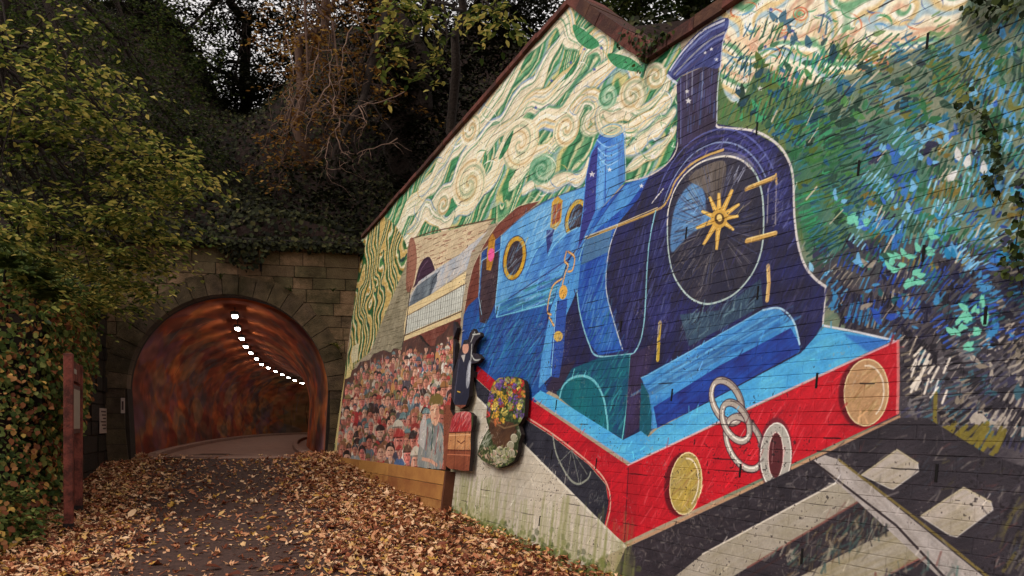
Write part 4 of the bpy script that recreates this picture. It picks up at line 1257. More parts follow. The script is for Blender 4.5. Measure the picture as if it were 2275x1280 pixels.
def painted_mat(name, img, ref, s0, t0, sw, th, rough=0.58, bump=0.4, gain=1.0):
    m, nt, b = new_mat(name)
    tc = nt.nodes.new('ShaderNodeTexCoord')
    tc.object = ref
    sp = nt.nodes.new('ShaderNodeSeparateXYZ')
    nt.links.new(tc.outputs['Object'], sp.inputs[0])
    cb = nt.nodes.new('ShaderNodeCombineXYZ')
    for (o, i, a, k) in (('X', 'X', s0, sw), ('Z', 'Y', t0, th)):
        q = nt.nodes.new('ShaderNodeMath')
        q.operation = 'SUBTRACT'
        q.inputs[1].default_value = a
        nt.links.new(sp.outputs[o], q.inputs[0])
        d = nt.nodes.new('ShaderNodeMath')
        d.operation = 'DIVIDE'
        d.inputs[1].default_value = k
        nt.links.new(q.outputs[0], d.inputs[0])
        nt.links.new(d.outputs[0], cb.inputs[i])
    im = nt.nodes.new('ShaderNodeTexImage')
    im.image = img
    im.extension = 'EXTEND'
    nt.links.new(cb.outputs[0], im.inputs['Vector'])
    g = nt.nodes.new('ShaderNodeMix')
    g.data_type = 'RGBA'
    g.blend_type = 'MULTIPLY'
    g.inputs[0].default_value = 1.0
    g.inputs[7].default_value = (gain, gain, gain, 1)
    nt.links.new(im.outputs['Color'], g.inputs[6])
    nt.links.new(g.outputs[2], b.inputs['Base Color'])
    b.inputs['Roughness'].default_value = rough
    n2 = nt.nodes.new('ShaderNodeTexNoise')
    n2.inputs['Scale'].default_value = 55
    n2.inputs['Detail'].default_value = 6
    n2.inputs['Roughness'].default_value = 0.7
    nt.links.new(tc.outputs['Object'], n2.inputs['Vector'])
    bp = nt.nodes.new('ShaderNodeBump')
    bp.inputs['Strength'].default_value = bump
    bp.inputs['Distance'].default_value = 0.012
    nt.links.new(n2.outputs['Fac'], bp.inputs['Height'])
    nt.links.new(bp.outputs[0], b.inputs['Normal'])
    return m


# ------------------------------------------------------------------ ground levels
def gy(y):
    return float(np.interp(y, [-60, 5, 7.7, 10.7, 13.3, 15.4, 17], [0, 0, .147, .35, .65, .93, .93]))


def wall_x(y):
    """x of the mural wall's foot"""
    return WO[0] + (y - WO[1]) * WA[0] / WA[1]


FOOT_Y = [-8, 4.0, 7.0, 9.75, 10.7, 12.4, 14.9, 17]
FOOT_X = [-4.6, -4.7, -5.05, -5.8, -6.22, -6.68, -7.45, -7.9]


def foot_x(y):
    return float(np.interp(y, FOOT_Y, FOOT_X))


def path_x(y):
    return float(np.interp(y, [-10, 4, 7, 10, 13, 15.4, 17], [-.6, -1.6, -2.55, -3.55, -4.6, -5.4, -5.8]))


AXD = np.array([-math.sin(math.radians(14)), math.cos(math.radians(14))])
RD = np.array([AXD[1], -AXD[0]])                          # along the portal, to the right
PC = np.array([-5.33, 15.33])                             # middle of the portal at the ground
FLOOR = 0.92
RAD, SPR = 1.82, 1.31                                     # bore radius, springing above the floor

M_SOIL = noise_mat('soil', [lin((48, 30, 24)), lin((92, 58, 42)), lin((60, 42, 30)), lin((120, 78, 52))], 9, 8, .95, .6, 30)
M_TAR = noise_mat('tarmac', [lin((44, 30, 27)), lin((84, 60, 52)), lin((58, 41, 36)), lin((98, 74, 62))], 14, 12, .85, .9, 120, dist=.012)
M_CONC = noise_mat('concrete_floor', [lin((128, 96, 84)), lin((150, 116, 100)), lin((112, 84, 74))], 2, 8, .85, .3, 90, dist=.006)
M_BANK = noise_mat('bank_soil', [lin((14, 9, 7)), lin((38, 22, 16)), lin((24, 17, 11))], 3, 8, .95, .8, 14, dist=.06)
M_STONE = noise_mat('portal_stone', [lin((92, 74, 58)), lin((124, 100, 78)), lin((104, 92, 66)), lin((146, 116, 90)), lin((78, 64, 50))], 2.2, 9, .9, .9, 34, island=.55, pos=[.12, .3, .48, .66, .9], dist=.02)


def stain(m, scale, lo, hi, dark):
    """soot and algae in large blotches over a stone material"""
    nt = m.node_tree
    b = nt.nodes['Principled BSDF']
    src = b.inputs['Base Color'].links[0].from_socket
    tc = nt.nodes.new('ShaderNodeTexCoord')
    n = nt.nodes.new('ShaderNodeTexNoise')
    n.inputs['Scale'].default_value = scale
    n.inputs['Detail'].default_value = 7
    n.inputs['Roughness'].default_value = .7
    nt.links.new(tc.outputs['Object'], n.inputs['Vector'])
    r = ramp(nt, [(dark[0], dark[1], dark[2]), (1, 1, 1)], [lo, hi])
    nt.links.new(n.outputs['Fac'], r.inputs[0])
    mx = nt.nodes.new('ShaderNodeMix')
    mx.data_type = 'RGBA'
    mx.blend_type = 'MULTIPLY'
    mx.inputs[0].default_value = 1.0
    nt.links.new(src, mx.inputs[6])
    nt.links.new(r.outputs[0], mx.inputs[7])
    nt.links.new(mx.outputs[2], b.inputs['Base Color'])


stain(M_STONE, 1.1, .38, .62, (.30, .30, .24))
M_VOUS = noise_mat('arch_stone', [lin((58, 48, 38)), lin((98, 82, 60)), lin((80, 64, 52)), lin((126, 104, 80))], 3, 9, .9, .9, 40, island=.5, pos=[.15, .4, .6, .85], dist=.02)
stain(M_VOUS, 1.6, .36, .6, (.30, .32, .24))
M_MORT = noise_mat('mortar', [lin((30, 24, 20)), lin((52, 42, 34))], 8, 6, .95, .5, 40)
M_DARKSTONE = noise_mat('dark_stone', [lin((28, 22, 19)), lin((46, 36, 29)), lin((34, 31, 22))], 3, 8, .85, .9, 30, island=.4, dist=.02)
M_COPE = noise_mat('coping_stone', [lin((74, 42, 36)), lin((106, 60, 50)), lin((60, 36, 32)), lin((90, 60, 44))], 6, 8, .9, .8, 50, island=.35, dist=.012)
M_BLACK = plain('weep_shade', (.006, .005, .005), .9)


def sheet(name, mat, xa, xb, y0, y1, ny, nx, dz, kind='structure', rough=0.0, label=None):
    ys = np.linspace(y0, y1, ny)
    V = []
    for y in ys:
        a, b = xa(y), xb(y)
        for i in range(nx):
            x = a + (b - a) * i / (nx - 1)
            V.append((x, y, gy(y) + dz + (R.uniform(-rough, rough) if 0 < i < nx - 1 else 0)))
    f = []
    for j in range(ny - 1):
        for i in range(nx - 1):
            f.append((j * nx + i, j * nx + i + 1, (j + 1) * nx + i + 1, (j + 1) * nx + i))
    me = mesh_np(name, V, np.array(f), mat, True)
    return obj(name, me, kind=kind)


# the ground: one sheet out to the horizon, finer where the photograph looks
gys = np.concatenate([[-600, -200, -60, -20], np.linspace(-8, 18, 70), [30, 80, 250, 700]])
gxs = np.concatenate([[-700, -250, -80, -30], np.linspace(-14, 8, 60), [20, 60, 200, 700]])
GV = [(x, y, gy(y) - .004 + (R.uniform(-.015, .015) if -8 < y < 18 and -14 < x < 8 else 0)) for y in gys for x in gxs]
nx = len(gxs)
GF = [(j * nx + i, j * nx + i + 1, (j + 1) * nx + i + 1, (j + 1) * nx + i) for j in range(len(gys) - 1) for i in range(nx - 1)]
obj('ground', mesh_np('ground', GV, np.array(GF), M_SOIL, True), kind='structure')
sheet('path', M_TAR, lambda y: path_x(y) - 1.5, lambda y: path_x(y) + 1.5, -8, 15.25, 60, 12, .022)

# ------------------------------------------------------------------ mural wall
wall = empty('mural_wall', label='tall brick retaining wall painted with a blue steam engine mural', cat='wall')
MW = Matrix(((WA[0], -WNN[0], WU[0], WO[0]), (WA[1], -WNN[1], WU[1], WO[1]), (WA[2], -WNN[2], WU[2], WO[2]), (0, 0, 0, 1)))
wall.matrix_world = MW
CV = paint_mural()
painterly(CV, 7000, 3)
weather(CV)
# moss creeping up from the litter, black open joints
mrg = np.random.RandomState(31)
BL, BH = 0.262, 0.0895
for k in range(900):
    s = mrg.uniform(5.2, 10.4)
    base = np.interp(s, [5.7, 9.1, 10.4], [-.62, -.83, -.9])
    t = base + abs(mrg.normal(0, .11)) - .02
    q = ((s - S0) * PPM, (t - T0) * PPM)
    rr = mrg.uniform(2, 9)
    an = np.linspace(0, 6.28, 9)[:-1]
    T = np.stack([q[0] + rr * np.cos(an) * mrg.uniform(.6, 1.6, 8), q[1] + rr * np.sin(an) * mrg.uniform(.6, 1.2, 8)], 1)
    CV.fill(None, [(74, 92, 40), (96, 108, 50), (52, 64, 34)][mrg.randint(3)], .9 * math.exp(-(t - base) * 3.2), T=T, soft=1)
for k in range(240):
    s = mrg.uniform(5.2, 9.9)
    base = np.interp(s, [5.7, 9.1, 10.4], [-.62, -.83, -.9])
    t1 = base + mrg.uniform(.15, .7)
    CV.line(None, mrg.uniform(3, 9), (128, 132, 74), .3, T=np.array([((s - S0) * PPM, (t1 - T0) * PPM), ((s + .01 - S0) * PPM, (base - T0) * PPM)]), soft=5)
for k in range(300):
    r = mrg.randint(-14, 52)
    t = r * BH - .004
    s = mrg.uniform(4, 13.4)
    L = mrg.uniform(.05, .34)
    P = np.array([((s + L * f - S0) * PPM, (t + mrg.uniform(-.003, .003) - T0) * PPM) for f in (0, .3, .6, 1)])
    CV.line(None, mrg.uniform(.6, 1.8), (26, 22, 26), mrg.uniform(.25, .9), T=P)
IM_WALL = make_image('mural_paint', CV.a)
M_WALL = painted_mat('mural_paint', IM_WALL, wall, S0, T0, TW / PPM, TH_ / PPM)

top = [wl(808, 528), wl(1268, 5), wl(1437, 133)]
ztop = top[2][1] + .01
OUTL = [(-.45, -1.3), (-.45, top[0][1] - .45 * (top[1][1] - top[0][1]) / (top[1][0] - top[0][0]) - .1), top[0], top[1], top[2], (15.5, ztop), (15.5, -1.3)]


def top_at(s):
    return float(np.interp(s, [p[0] for p in OUTL[1:6]], [p[1] for p in OUTL[1:6]]))


# local frame: x along the wall, z up the wall, -y out of the wall
mb = MB()
mb.prism(OUTL, .0029, .55)
mb.build('mortar_bed', M_WALL, wall)


def clip_below(poly, a, b):
    """keep the part of a polygon under the line a-b"""
    out = []
    n = len(poly)

    def side(p):
        return (b[0] - a[0]) * (p[1] - a[1]) - (b[1] - a[1]) * (p[0] - a[0])
    for i in range(n):
        p, q = poly[i], poly[(i + 1) % n]
        sp_, sq = side(p), side(q)
        if sp_ <= 0:
            out.append(p)
        if (sp_ < 0 < sq) or (sq < 0 < sp_):
            f = sp_ / (sp_ - sq)
            out.append((p[0] + f * (q[0] - p[0]), p[1] + f * (q[1] - p[1])))
    return out


def brick_geo(mb, poly, dy):
    """a brick face with chamfered arrises: recessed rim, proud face"""
    n = len(poly)
    cx = sum(p[0] for p in poly) / n
    cz = sum(p[1] for p in poly) / n
    k = len(mb.v)
    for ring, (y, ins) in enumerate(((.010, 0), (.0014, 0), (-.0004, .0030))):
        for (x, z) in poly:
            dx, dz = cx - x, cz - z
            L = math.hypot(dx, dz) + 1e-6
            mb.v.append((x + dx / L * ins * 1.6, y + dy, z + dz / L * ins * 1.6))
    for r in range(2):
        for i in range(n):
            j = (i + 1) % n
            mb.f.append((k + r * n + i, k + r * n + j, k + (r + 1) * n + j, k + (r + 1) * n + i))
    mb.f.append(tuple(k + 2 * n + i for i in range(n)))


JW = .0062
cells = []
for r in range(-14, 64):
    z0, z1 = r * BH, (r + 1) * BH - JW
    s = -.4 - (BL / 2 if r % 2 else 0)
    while s < 15.4:
        a, b = max(s, -.43), min(s + BL - JW, 15.45)
        s += BL
        if b - a < .03:
            continue
        if z0 > max(top_at(a), top_at(b)):
            continue
        poly = [(a, z0), (b, z0), (b, z1), (a, z1)]
        if z1 > min(top_at(a), top_at(b), top_at((a + b) / 2)) - .001:
            if b < top[1][0] + BL:
                poly = clip_below(poly, top[0], top[1])
            if b > top[1][0] - BL and a < top[2][0]:
                poly = clip_below(poly, top[1], top[2])
            if a > top[2][0] - BL:
                poly = clip_below(poly, top[2], (15.5, ztop))
            if len(poly) < 3:
                continue
        cells.append((a, b, z0, z1, poly))


def to_px(p):
    return CX + F * p[0] / p[1], HV - F * (p[2] - CAMZ) / p[1]


score = []
for i, (a, b, z0, z1, poly) in enumerate(cells):
    c = WO + WA * ((a + b) / 2) + WU * ((z0 + z1) / 2)
    if c[1] < .5:
        score.append(-1)
        continue
    u, v = to_px(c)
    ok = 20 < u < 2255 and 20 < v < 1260 and len(poly) == 4 and b - a > BL - JW - .002 and (z1 < min(top_at(a), top_at(b)) - .02)
    score.append((1 / c[1]) ** 2 if ok else -1)
order = np.argsort(-np.array(score))
single = set(int(i) for i in order[:300])
bm0 = MB()
brick_geo(bm0, [(-(BL - JW) / 2, -(BH - JW) / 2), ((BL - JW) / 2, -(BH - JW) / 2), ((BL - JW) / 2, (BH - JW) / 2), (-(BL - JW) / 2, (BH - JW) / 2)], 0)
brick_me = bm0.mesh('brick', M_WALL)
rest = MB()
for i, (a, b, z0, z1, poly) in enumerate(cells):
    dy = R.uniform(-.0012, .0009)
    if i in single:
        o = bpy.data.objects.new('brick', brick_me)
        o.location = ((a + b) / 2, dy, (z0 + z1) / 2)
        o.rotation_euler = (R.uniform(-.008, .008), 0, R.uniform(-.004, .004))
        link(o, wall)
    else:
        brick_geo(rest, poly, dy)
rest.build('brickwork', M_WALL, wall, kind='stuff')

# coping: stones laid along the sloping tops
for (p, q, th, n, up) in ((top[0], top[1], .04, 21, 1), (top[1], top[2], .115, 7, 1), (top[2], (15.5, ztop), .095, 17, 1)):
    dx, dz = q[0] - p[0], q[1] - p[1]
    L = math.hypot(dx, dz)
    for i in range(n):
        f0, f1 = i / n + .004 / L * (i > 0), (i + 1) / n - .004 / L
        j = R.uniform(-.012, .012)
        a = (p[0] + dx * f0, p[1] + dz * f0 + j)
        b = (p[0] + dx * f1, p[1] + dz * f1 + j + R.uniform(-.004, .004))
        nz = (-dz / L * th, dx / L * th)
        mb = MB()
        lowr = (dz / L * .03, -dx / L * .03)
        mb.prism([(a[0] + lowr[0], a[1] + lowr[1]), (b[0] + lowr[0], b[1] + lowr[1]), (b[0] + nz[0], b[1] + nz[1]), (a[0] + nz[0], a[1] + nz[1])], -.055 + R.uniform(-.006, .006), .42)
        mb.build('coping_stone', M_COPE, wall)

for (u, v) in [(1040, 1008), (1199, 1157), (1236, 899), (1493, 877), (1645, 1045), (1815, 845), (1104, 690), (1525, 517), (1684, 650), (2061, 90), (1908, 372), (2081, 1050), (2052, 562), (1325, 1030), (1682, 285), (1122, 1010), (1380, 725), (1782, 1235), (1226, 1010), (2190, 700)]:
    s, t = wl(u, v)
    mb = MB()
    mb.box((s - .009, -.004, t - .055), (s + .009, .01, t + .05))  # black block proud of the face: the hole's shade put in as colour
    mb.build('weep_hole', M_BLACK, wall)

# ------------------------------------------------------------------ portal of the tunnel
portal = empty('tunnel_portal', (PC[0], PC[1], 0), math.atan2(RD[1], RD[0]), label='sandstone tunnel portal with a voussoir arch under the ivy bank', cat='tunnel portal')
PL, PR, PT = -3.6, 3.1, 5.08
OR = RAD - .015                                            # opening of the stone arch
z_sp = FLOOR + SPR


def arch_pts(r, n, lo=None):
    """horseshoe from the right foot over the crown to the left foot"""
    lo = FLOOR - .4 if lo is None else lo
    k = r - RAD
    P = [(1.72 + k, lo), (1.78 + k, FLOOR + .6)]
    for i in range(n + 1):
        a = math.pi * i / n
        P.append((r * math.cos(a), z_sp + r * math.sin(a)))
    P += [(-1.78 - k, FLOOR + .6), (-1.72 - k, lo)]
    return P


mb = MB()
mb.prism([(PL, .2), (PL, PT - .06), (PR, PT - .06), (PR, .2)] + arch_pts(OR + .004, 40, .2), .05, .5)
mb.build('mortar_bed', M_MORT, portal)
RING = .40
nv = 21
for i in range(nv):
    a0 = math.pi * i / nv
    a1 = math.pi * (i + 1) / nv
    g = .006 / OR
    ro = OR + RING * R.uniform(.88, 1.08)
    P = [(OR * math.cos(a0 + g + (a1 - a0 - 2 * g) * q / 3), z_sp + OR * math.sin(a0 + g + (a1 - a0 - 2 * g) * q / 3)) for q in range(4)]
    P += [(ro * math.cos(a1 - g), z_sp + ro * math.sin(a1 - g)), (ro * math.cos(a0 + g), z_sp + ro * math.sin(a0 + g))]
    mb = MB()
    mb.prism(P, R.uniform(-.03, -.012), .34)
    mb.build('arch_stone', M_VOUS, portal)
for sgn in (-1, 1):                                       # jamb stones under the springing
    z = FLOOR - .3
    while z < z_sp - .02:
        z2 = min(z + .29, z_sp)
        w = R.choice([.34, .46])
        xi = [1.72 + .06 + .06 * min(1, max(0, (q - FLOOR) / .6)) for q in (z, z2)]
        mb = MB()
        mb.prism([(sgn * xi[0], z + .005), (sgn * (xi[0] + w), z + .005), (sgn * (xi[1] + w), z2 - .005), (sgn * xi[1], z2 - .005)], R.uniform(-.028, -.01), .34)
        mb.build('arch_stone', M_VOUS, portal)
        z = z2
CH = [.27, .25, .26, .24, .27, .25, .26, .24, .26, .25, .24, .23, .24, .26, .22, .22]
z = FLOOR - .25
ci = 0
ZC = OR + RING * .84


def xcut(z, r):
    """half width of the arch ring at height z"""
    if z < z_sp:
        return 1.78 + .06 + .47
    d = r * r - (z - z_sp) ** 2
    return math.sqrt(d) if d > 0 else 0


while z < PT - .13:
    z2 = min(z + CH[ci % len(CH)], PT - .12)
    ci += 1
    x = PL - R.uniform(0, .4)
    while x < PR:
        w = R.uniform(.34, .74)
        a, b = max(x, PL), min(x + w, PR)
        x += w
        if b - a < .06:
            continue
        c0, c1 = xcut(z, ZC), xcut(z2, ZC)
        g = .006
        quads = []
        if b < 0 or a > 0 or max(c0, c1) < .02:
            quads = [(a, b)]
        else:
            quads = [(a, 0), (0, b)] if max(c0, c1) > .02 else [(a, b)]
        for (p, q) in quads:
            if p >= 0 and max(c0, c1) > 0:
                pa, pb = max(p, c0), max(p, c1)
                qa, qb = q, q
            elif q <= 0 and max(c0, c1) > 0:
                pa, pb = p, p
                qa, qb = min(q, -c0), min(q, -c1)
            else:
                pa = pb = p
                qa = qb = q
            if max(qa - pa, qb - pb) < .05:
                continue
            qa, qb = max(qa, pa + .012), max(qb, pb + .012)
            mb = MB()
            mb.prism([(pa + g, z + g), (qa - g, z + g), (qb - g, z2 - g), (pb + g, z2 - g)], R.uniform(-.016, .012), .2)
            mb.build('stone', M_STONE if z > z_sp else M_DARKSTONE, portal)  # courses below the springing take a darker stone colour
    z = z2
x = PL
while x < PR:                                             # coping course
    w = R.uniform(.7, 1.0)
    mb = MB()
    mb.box((x + .004, -.09 + R.uniform(-.01, .01), PT - .115), (min(x + w, PR) - .004, .55, PT + .03 + R.uniform(-.012, .012)), bev=.012)
    mb.build('coping_stone', M_DARKSTONE, portal)
    x += w
for (u, v) in [(257, 580), (387, 582), (580, 590)]:
    d = (u - CX) / F
    k = (d * PC[1] - PC[0]) / (RD[0] - d * RD[1])
    Y = PC[1] + RD[1] * k
    zz = CAMZ + (HV - v) / F * Y
    mb = MB()
    mb.box((k - .018, -.024, zz - .12), (k + .018, .1, zz + .1))  # black block, its colour standing in for the shade inside the slot
    mb.build('weep_hole', M_BLACK, portal)

# ------------------------------------------------------------------ tunnel bore: follows the row of lamps round to the right
LAMP_PX = [(522, 702), (528, 730), (537, 752), (546, 770), (557, 784), (570, 797), (581, 809), (596, 817), (612, 825), (627, 832), (641, 839), (655, 845), (671, 851)]
LAMP_H = 3.86
raw = []
for (u, v) in LAMP_PX:
    Y = (LAMP_H - CAMZ) * F / (HV - v)
    raw.append(((u - CX) / F * Y, Y))
cl = [(PC[0] + AXD[0] * .3, PC[1] + AXD[1] * .3)]
ysr = np.array([p[1] for p in raw])
xsr = np.array([p[0] for p in raw])
cf = np.polyfit(np.concatenate([[PC[1]], ysr]), np.concatenate([[PC[0]], xsr]), 3, w=np.concatenate([[6], np.ones(len(ysr))]))
cf2 = np.polyfit(np.concatenate([[PC[1]], ysr]), np.concatenate([[PC[0]], xsr]), 2, w=np.concatenate([[6], np.ones(len(ysr))]))


def bore_x(y):
    return float(np.polyval(cf2, y)) + .03 * max(0.0, y - 43) ** 2


bys = np.linspace(PC[1] + .28, 74, 90)
pts = np.array([(bore_x(y), y) for y in bys])
tan = np.gradient(pts, axis=0)
tan /= np.linalg.norm(tan, axis=1)[:, None]
tan[0] = AXD
rgt = np.stack([tan[:, 1], -tan[:, 0]], 1)
prof = arch_pts(RAD, 30, FLOOR - .05)
npf = len(prof)
BV, BUV = [], []
alen = np.concatenate([[0], np.cumsum(np.linalg.norm(np.diff(pts, axis=0), axis=1))])
plen = np.concatenate([[0], np.cumsum([math.dist(prof[i], prof[i + 1]) for i in range(npf - 1)])])
for i in range(len(pts)):
    for j, (x, zz) in enumerate(prof):
        BV.append((pts[i][0] + rgt[i][0] * x, pts[i][1] + rgt[i][1] * x, zz))
        BUV.append((alen[i] / 60.0, plen[j] / plen[-1]))
BF = [(i * npf + j, i * npf + j + 1, (i + 1) * npf + j + 1, (i + 1) * npf + j) for i in range(len(pts) - 1) for j in range(npf - 1)]
fb = len(BV)                                              # flange built into the portal's back
for (x, zz) in arch_pts(RAD + .2, 30, FLOOR - .05):
    BV.append((pts[0][0] + rgt[0][0] * x, pts[0][1] + rgt[0][1] * x, zz))
    BUV.append((0.0, 0.5))
BF += [(fb + j, fb + j + 1, j + 1, j) for j in range(npf - 1)]
bore_me = mesh_np('tunnel_lining', BV, np.array(BF), None, True)
uvl = bore_me.uv_layers.new(name='UVMap')
li = np.empty(len(bore_me.loops), dtype=np.int32)
bore_me.loops.foreach_get('vertex_index', li)
uvl.data.foreach_set('uv', np.array(BUV, dtype=np.float32)[li].ravel())


def paint_tunnel():
    w, h = 2400, 340                                       # 40 px per metre, right foot at the bottom row
    C = Canvas(w, h, lambda u, v: (u, v), lambda u, v: 1.0, (204, 98, 48))
    rg = np.random.RandomState(9)
    A = C.a
    n = np.repeat(vnoise((h, w // 5), 46, rg), 5, axis=1)   # long patches: they are seen at a grazing angle
    n2 = np.repeat(vnoise((h, w // 5), 16, rg), 5, axis=1)
    yy = np.linspace(0, 1, h)[:, None]
    xx = np.arange(w)[None, :] / 40.0
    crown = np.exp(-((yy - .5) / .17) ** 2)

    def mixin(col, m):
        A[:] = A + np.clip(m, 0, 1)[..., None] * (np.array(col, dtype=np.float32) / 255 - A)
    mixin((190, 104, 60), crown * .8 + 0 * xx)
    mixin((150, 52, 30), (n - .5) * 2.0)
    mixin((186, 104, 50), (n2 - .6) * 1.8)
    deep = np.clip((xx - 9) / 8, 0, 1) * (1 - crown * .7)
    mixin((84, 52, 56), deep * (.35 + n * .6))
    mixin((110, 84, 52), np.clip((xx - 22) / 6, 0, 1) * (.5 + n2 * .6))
    mixin((96, 66, 120), np.clip(1 - abs(xx - .9) / 1.0, 0, 1) * np.clip((.30 - yy) / .05, 0, 1) * np.clip((yy - .06) / .03, 0, 1) * .95)
    mixin((206, 150, 70), np.clip(1 - abs(xx - .15) / .16, 0, 1) * np.clip((.40 - yy) / .1, 0, 1) * .9)
    mixin((180, 60, 48), np.clip(1 - abs(xx - .25) / .2, 0, 1) * np.clip((.1 - yy) / .03, 0, 1) * .9)
    for k in range(150):                                  # upright figures and streaks in the paint
        x = rg.uniform(0, 1400)
        side = rg.rand() < .7
        y = rg.uniform(.70, .99) * h if side else rg.uniform(.02, .34) * h
        L = rg.uniform(6, 34)
        dk = rg.rand()
        c = (60, 26, 20) if dk < .5 else [(196, 112, 52), (150, 60, 34), (96, 90, 100), (120, 80, 110), (176, 130, 70), (70, 90, 100)][rg.randint(6)]
        C.line(None, rg.uniform(1.0, 5), c, rg.uniform(.25, .8), T=np.array([(x, y), (x + rg.uniform(-4, 4), y - L)]), soft=2.5, taper=True)
    for (x, y0, y1, wd) in [(10, 235, 318, 16), (24, 240, 325, 7), (40, 262, 300, 4), (78, 262, 300, 5), (96, 258, 296, 4), (120, 262, 306, 4), (150, 250, 290, 5), (190, 258, 300, 6)]:
        C.line(None, wd, (66, 26, 18), .8, T=np.array([(x, y1), (x + 2, (y0 + y1) / 2), (x - 1, y0)], dtype=float), soft=3)
    for k in range(60):
        x, y = rg.uniform(0, 500), rg.uniform(.68, .99) * h
        C.line(None, rg.uniform(8, 26), [(176, 84, 44), (110, 40, 26), (92, 84, 92), (190, 110, 60)][rg.randint(4)], .35, T=np.array([(x, y), (x + rg.uniform(-20, 20), y + rg.uniform(-8, 8))]), soft=8)
    for k in range(900):                                   # patches laid on by many hands
        x = 1300 * rg.rand() ** 1.6
        y = rg.uniform(.60, 1.0) * h if rg.rand() < .65 else rg.uniform(0, .4) * h
        r = rg.uniform(3, 16)
        an = np.linspace(0, 6.283, 10)[:-1]
        T = np.stack([x + 3.6 * r * np.cos(an) * rg.uniform(.5, 1.4, 9), y + r * np.sin(an) * rg.uniform(.6, 1.7, 9)], 1)
        c = [(186, 92, 40), (206, 120, 56), (120, 40, 26), (80, 34, 26), (150, 62, 40), (96, 84, 90), (110, 70, 96), (170, 128, 80), (70, 70, 76)][rg.randint(9)]
        C.fill(None, c, rg.uniform(.2, .55), T=T, soft=2)
    painterly(C, 120, 4)
    A *= (.8 + .32 * np.repeat(vnoise((h, w // 4), 6, rg), 4, axis=1))[..., None]
    return C


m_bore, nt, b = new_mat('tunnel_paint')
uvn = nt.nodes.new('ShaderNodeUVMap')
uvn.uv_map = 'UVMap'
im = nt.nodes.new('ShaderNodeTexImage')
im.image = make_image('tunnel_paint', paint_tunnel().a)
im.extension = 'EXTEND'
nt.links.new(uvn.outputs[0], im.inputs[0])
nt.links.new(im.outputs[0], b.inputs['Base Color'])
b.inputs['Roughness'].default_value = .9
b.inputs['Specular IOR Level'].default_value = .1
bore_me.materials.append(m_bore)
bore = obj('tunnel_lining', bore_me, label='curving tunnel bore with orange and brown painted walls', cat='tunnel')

fl = [(x, -1.0, 0) for x in ()]
FV, FF = [], []
for i in range(len(pts)):
    for x in (-1.72, -.6, .6, 1.72):
        FV.append((pts[i][0] + rgt[i][0] * x, pts[i][1] + rgt[i][1] * x, FLOOR + .012))
for i in range(len(pts) - 1):
    for j in range(3):
        FF.append((i * 4 + j, i * 4 + j + 1, (i + 1) * 4 + j + 1, (i + 1) * 4 + j))
# threshold reaches out to the portal face
e0 = [(PC[0] + RD[0] * x - AXD[0] * .05, PC[1] + RD[1] * x - AXD[1] * .05, FLOOR + .012) for x in (-1.72, -.6, .6, 1.72)]
k0 = len(FV)
FV += e0
for j in range(3):
    FF.append((k0 + j, k0 + j + 1, j + 1, j))
obj('tunnel_floor', mesh_np('tunnel_floor', FV, np.array(FF), M_CONC), kind='structure')
for sgn, nm in ((-1, 'kerb'), (1, 'kerb')):
    mb = MB()
    nn = 60
    for i in range(nn):
        for (x, zz) in ((1.32, .0), (1.32, .10), (1.345, .12), (1.45, .12), (1.47, .1), (1.47, 0)):
            mb.v.append((pts[i][0] + rgt[i][0] * x * sgn, pts[i][1] + rgt[i][1] * x * sgn, FLOOR + zz))
    for i in range(nn - 1):
        for j in range(5):
            mb.f.append((i * 6 + j, i * 6 + j + 1, (i + 1) * 6 + j + 1, (i + 1) * 6 + j))
    mb.f.append(tuple(range(6)))
    mb.build(nm, M_CONC, kind='structure')
mb = MB()
c = pts[-1]
mb.box((c[0] - 3, c[1] + .05, 0), (c[0] + 3, c[1] + .4, 5))
mb.build('end_wall', M_BANK, bore)

M_LENS = plain('lamp_lens', (.9, .86, .8), .4, emit=(1.0, .90, .80), estr=40.0)
M_HOUS = plain('lamp_housing', (.12, .11, .1), .5, metal=.4)
added_lamp_y = [48.2, 51.0, 53.8]  # unseen lamps added round the bend to light the far wall
raw += [(bore_x(y), y) for y in added_lamp_y]
words = ['first', 'second', 'third', 'fourth', 'fifth', 'sixth', 'seventh', 'eighth', 'ninth', 'tenth', 'eleventh', 'twelfth', 'thirteenth', 'added unseen fourteenth', 'added unseen fifteenth', 'added unseen sixteenth']
hm = MB().box((-.085, -.24, .0), (.085, .24, .07), bev=.02).mesh('housing', M_HOUS)
lm = MB().box((-.052, -.20, -.03), (.052, .20, .004), bev=.014).mesh('lens', M_LENS)
for i, (x, y) in enumerate(raw):
    j = int(np.argmin(abs(bys - y)))
    an = math.atan2(rgt[j][1], rgt[j][0])
    e = empty('tunnel_lamp', (x, y, LAMP_H), an, label='glowing white ceiling lamp, %s one in from the tunnel mouth' % words[i], cat='lamp', group='ceiling lamps along the tunnel crown')
    obj('housing', hm, e)
    obj('lens', lm, e)
    mb = MB()
    mb.tube([(0, 0, .07), (0, 0, .32)], .012)
    mb.build('bracket', M_HOUS, e)

# ------------------------------------------------------------------ banks
def patch(name, mat, fn, nu, nv_):
    V = [fn(i / (nu - 1), j / (nv_ - 1)) for j in range(nv_) for i in range(nu)]
    f = [(j * nu + i, j * nu + i + 1, (j + 1) * nu + i + 1, (j + 1) * nu + i) for j in range(nv_ - 1) for i in range(nu - 1)]
    o = obj(name, mesh_np(name, V, np.array(f), mat, True), kind='structure')
    return np.array(V).reshape(nv_, nu, 3)


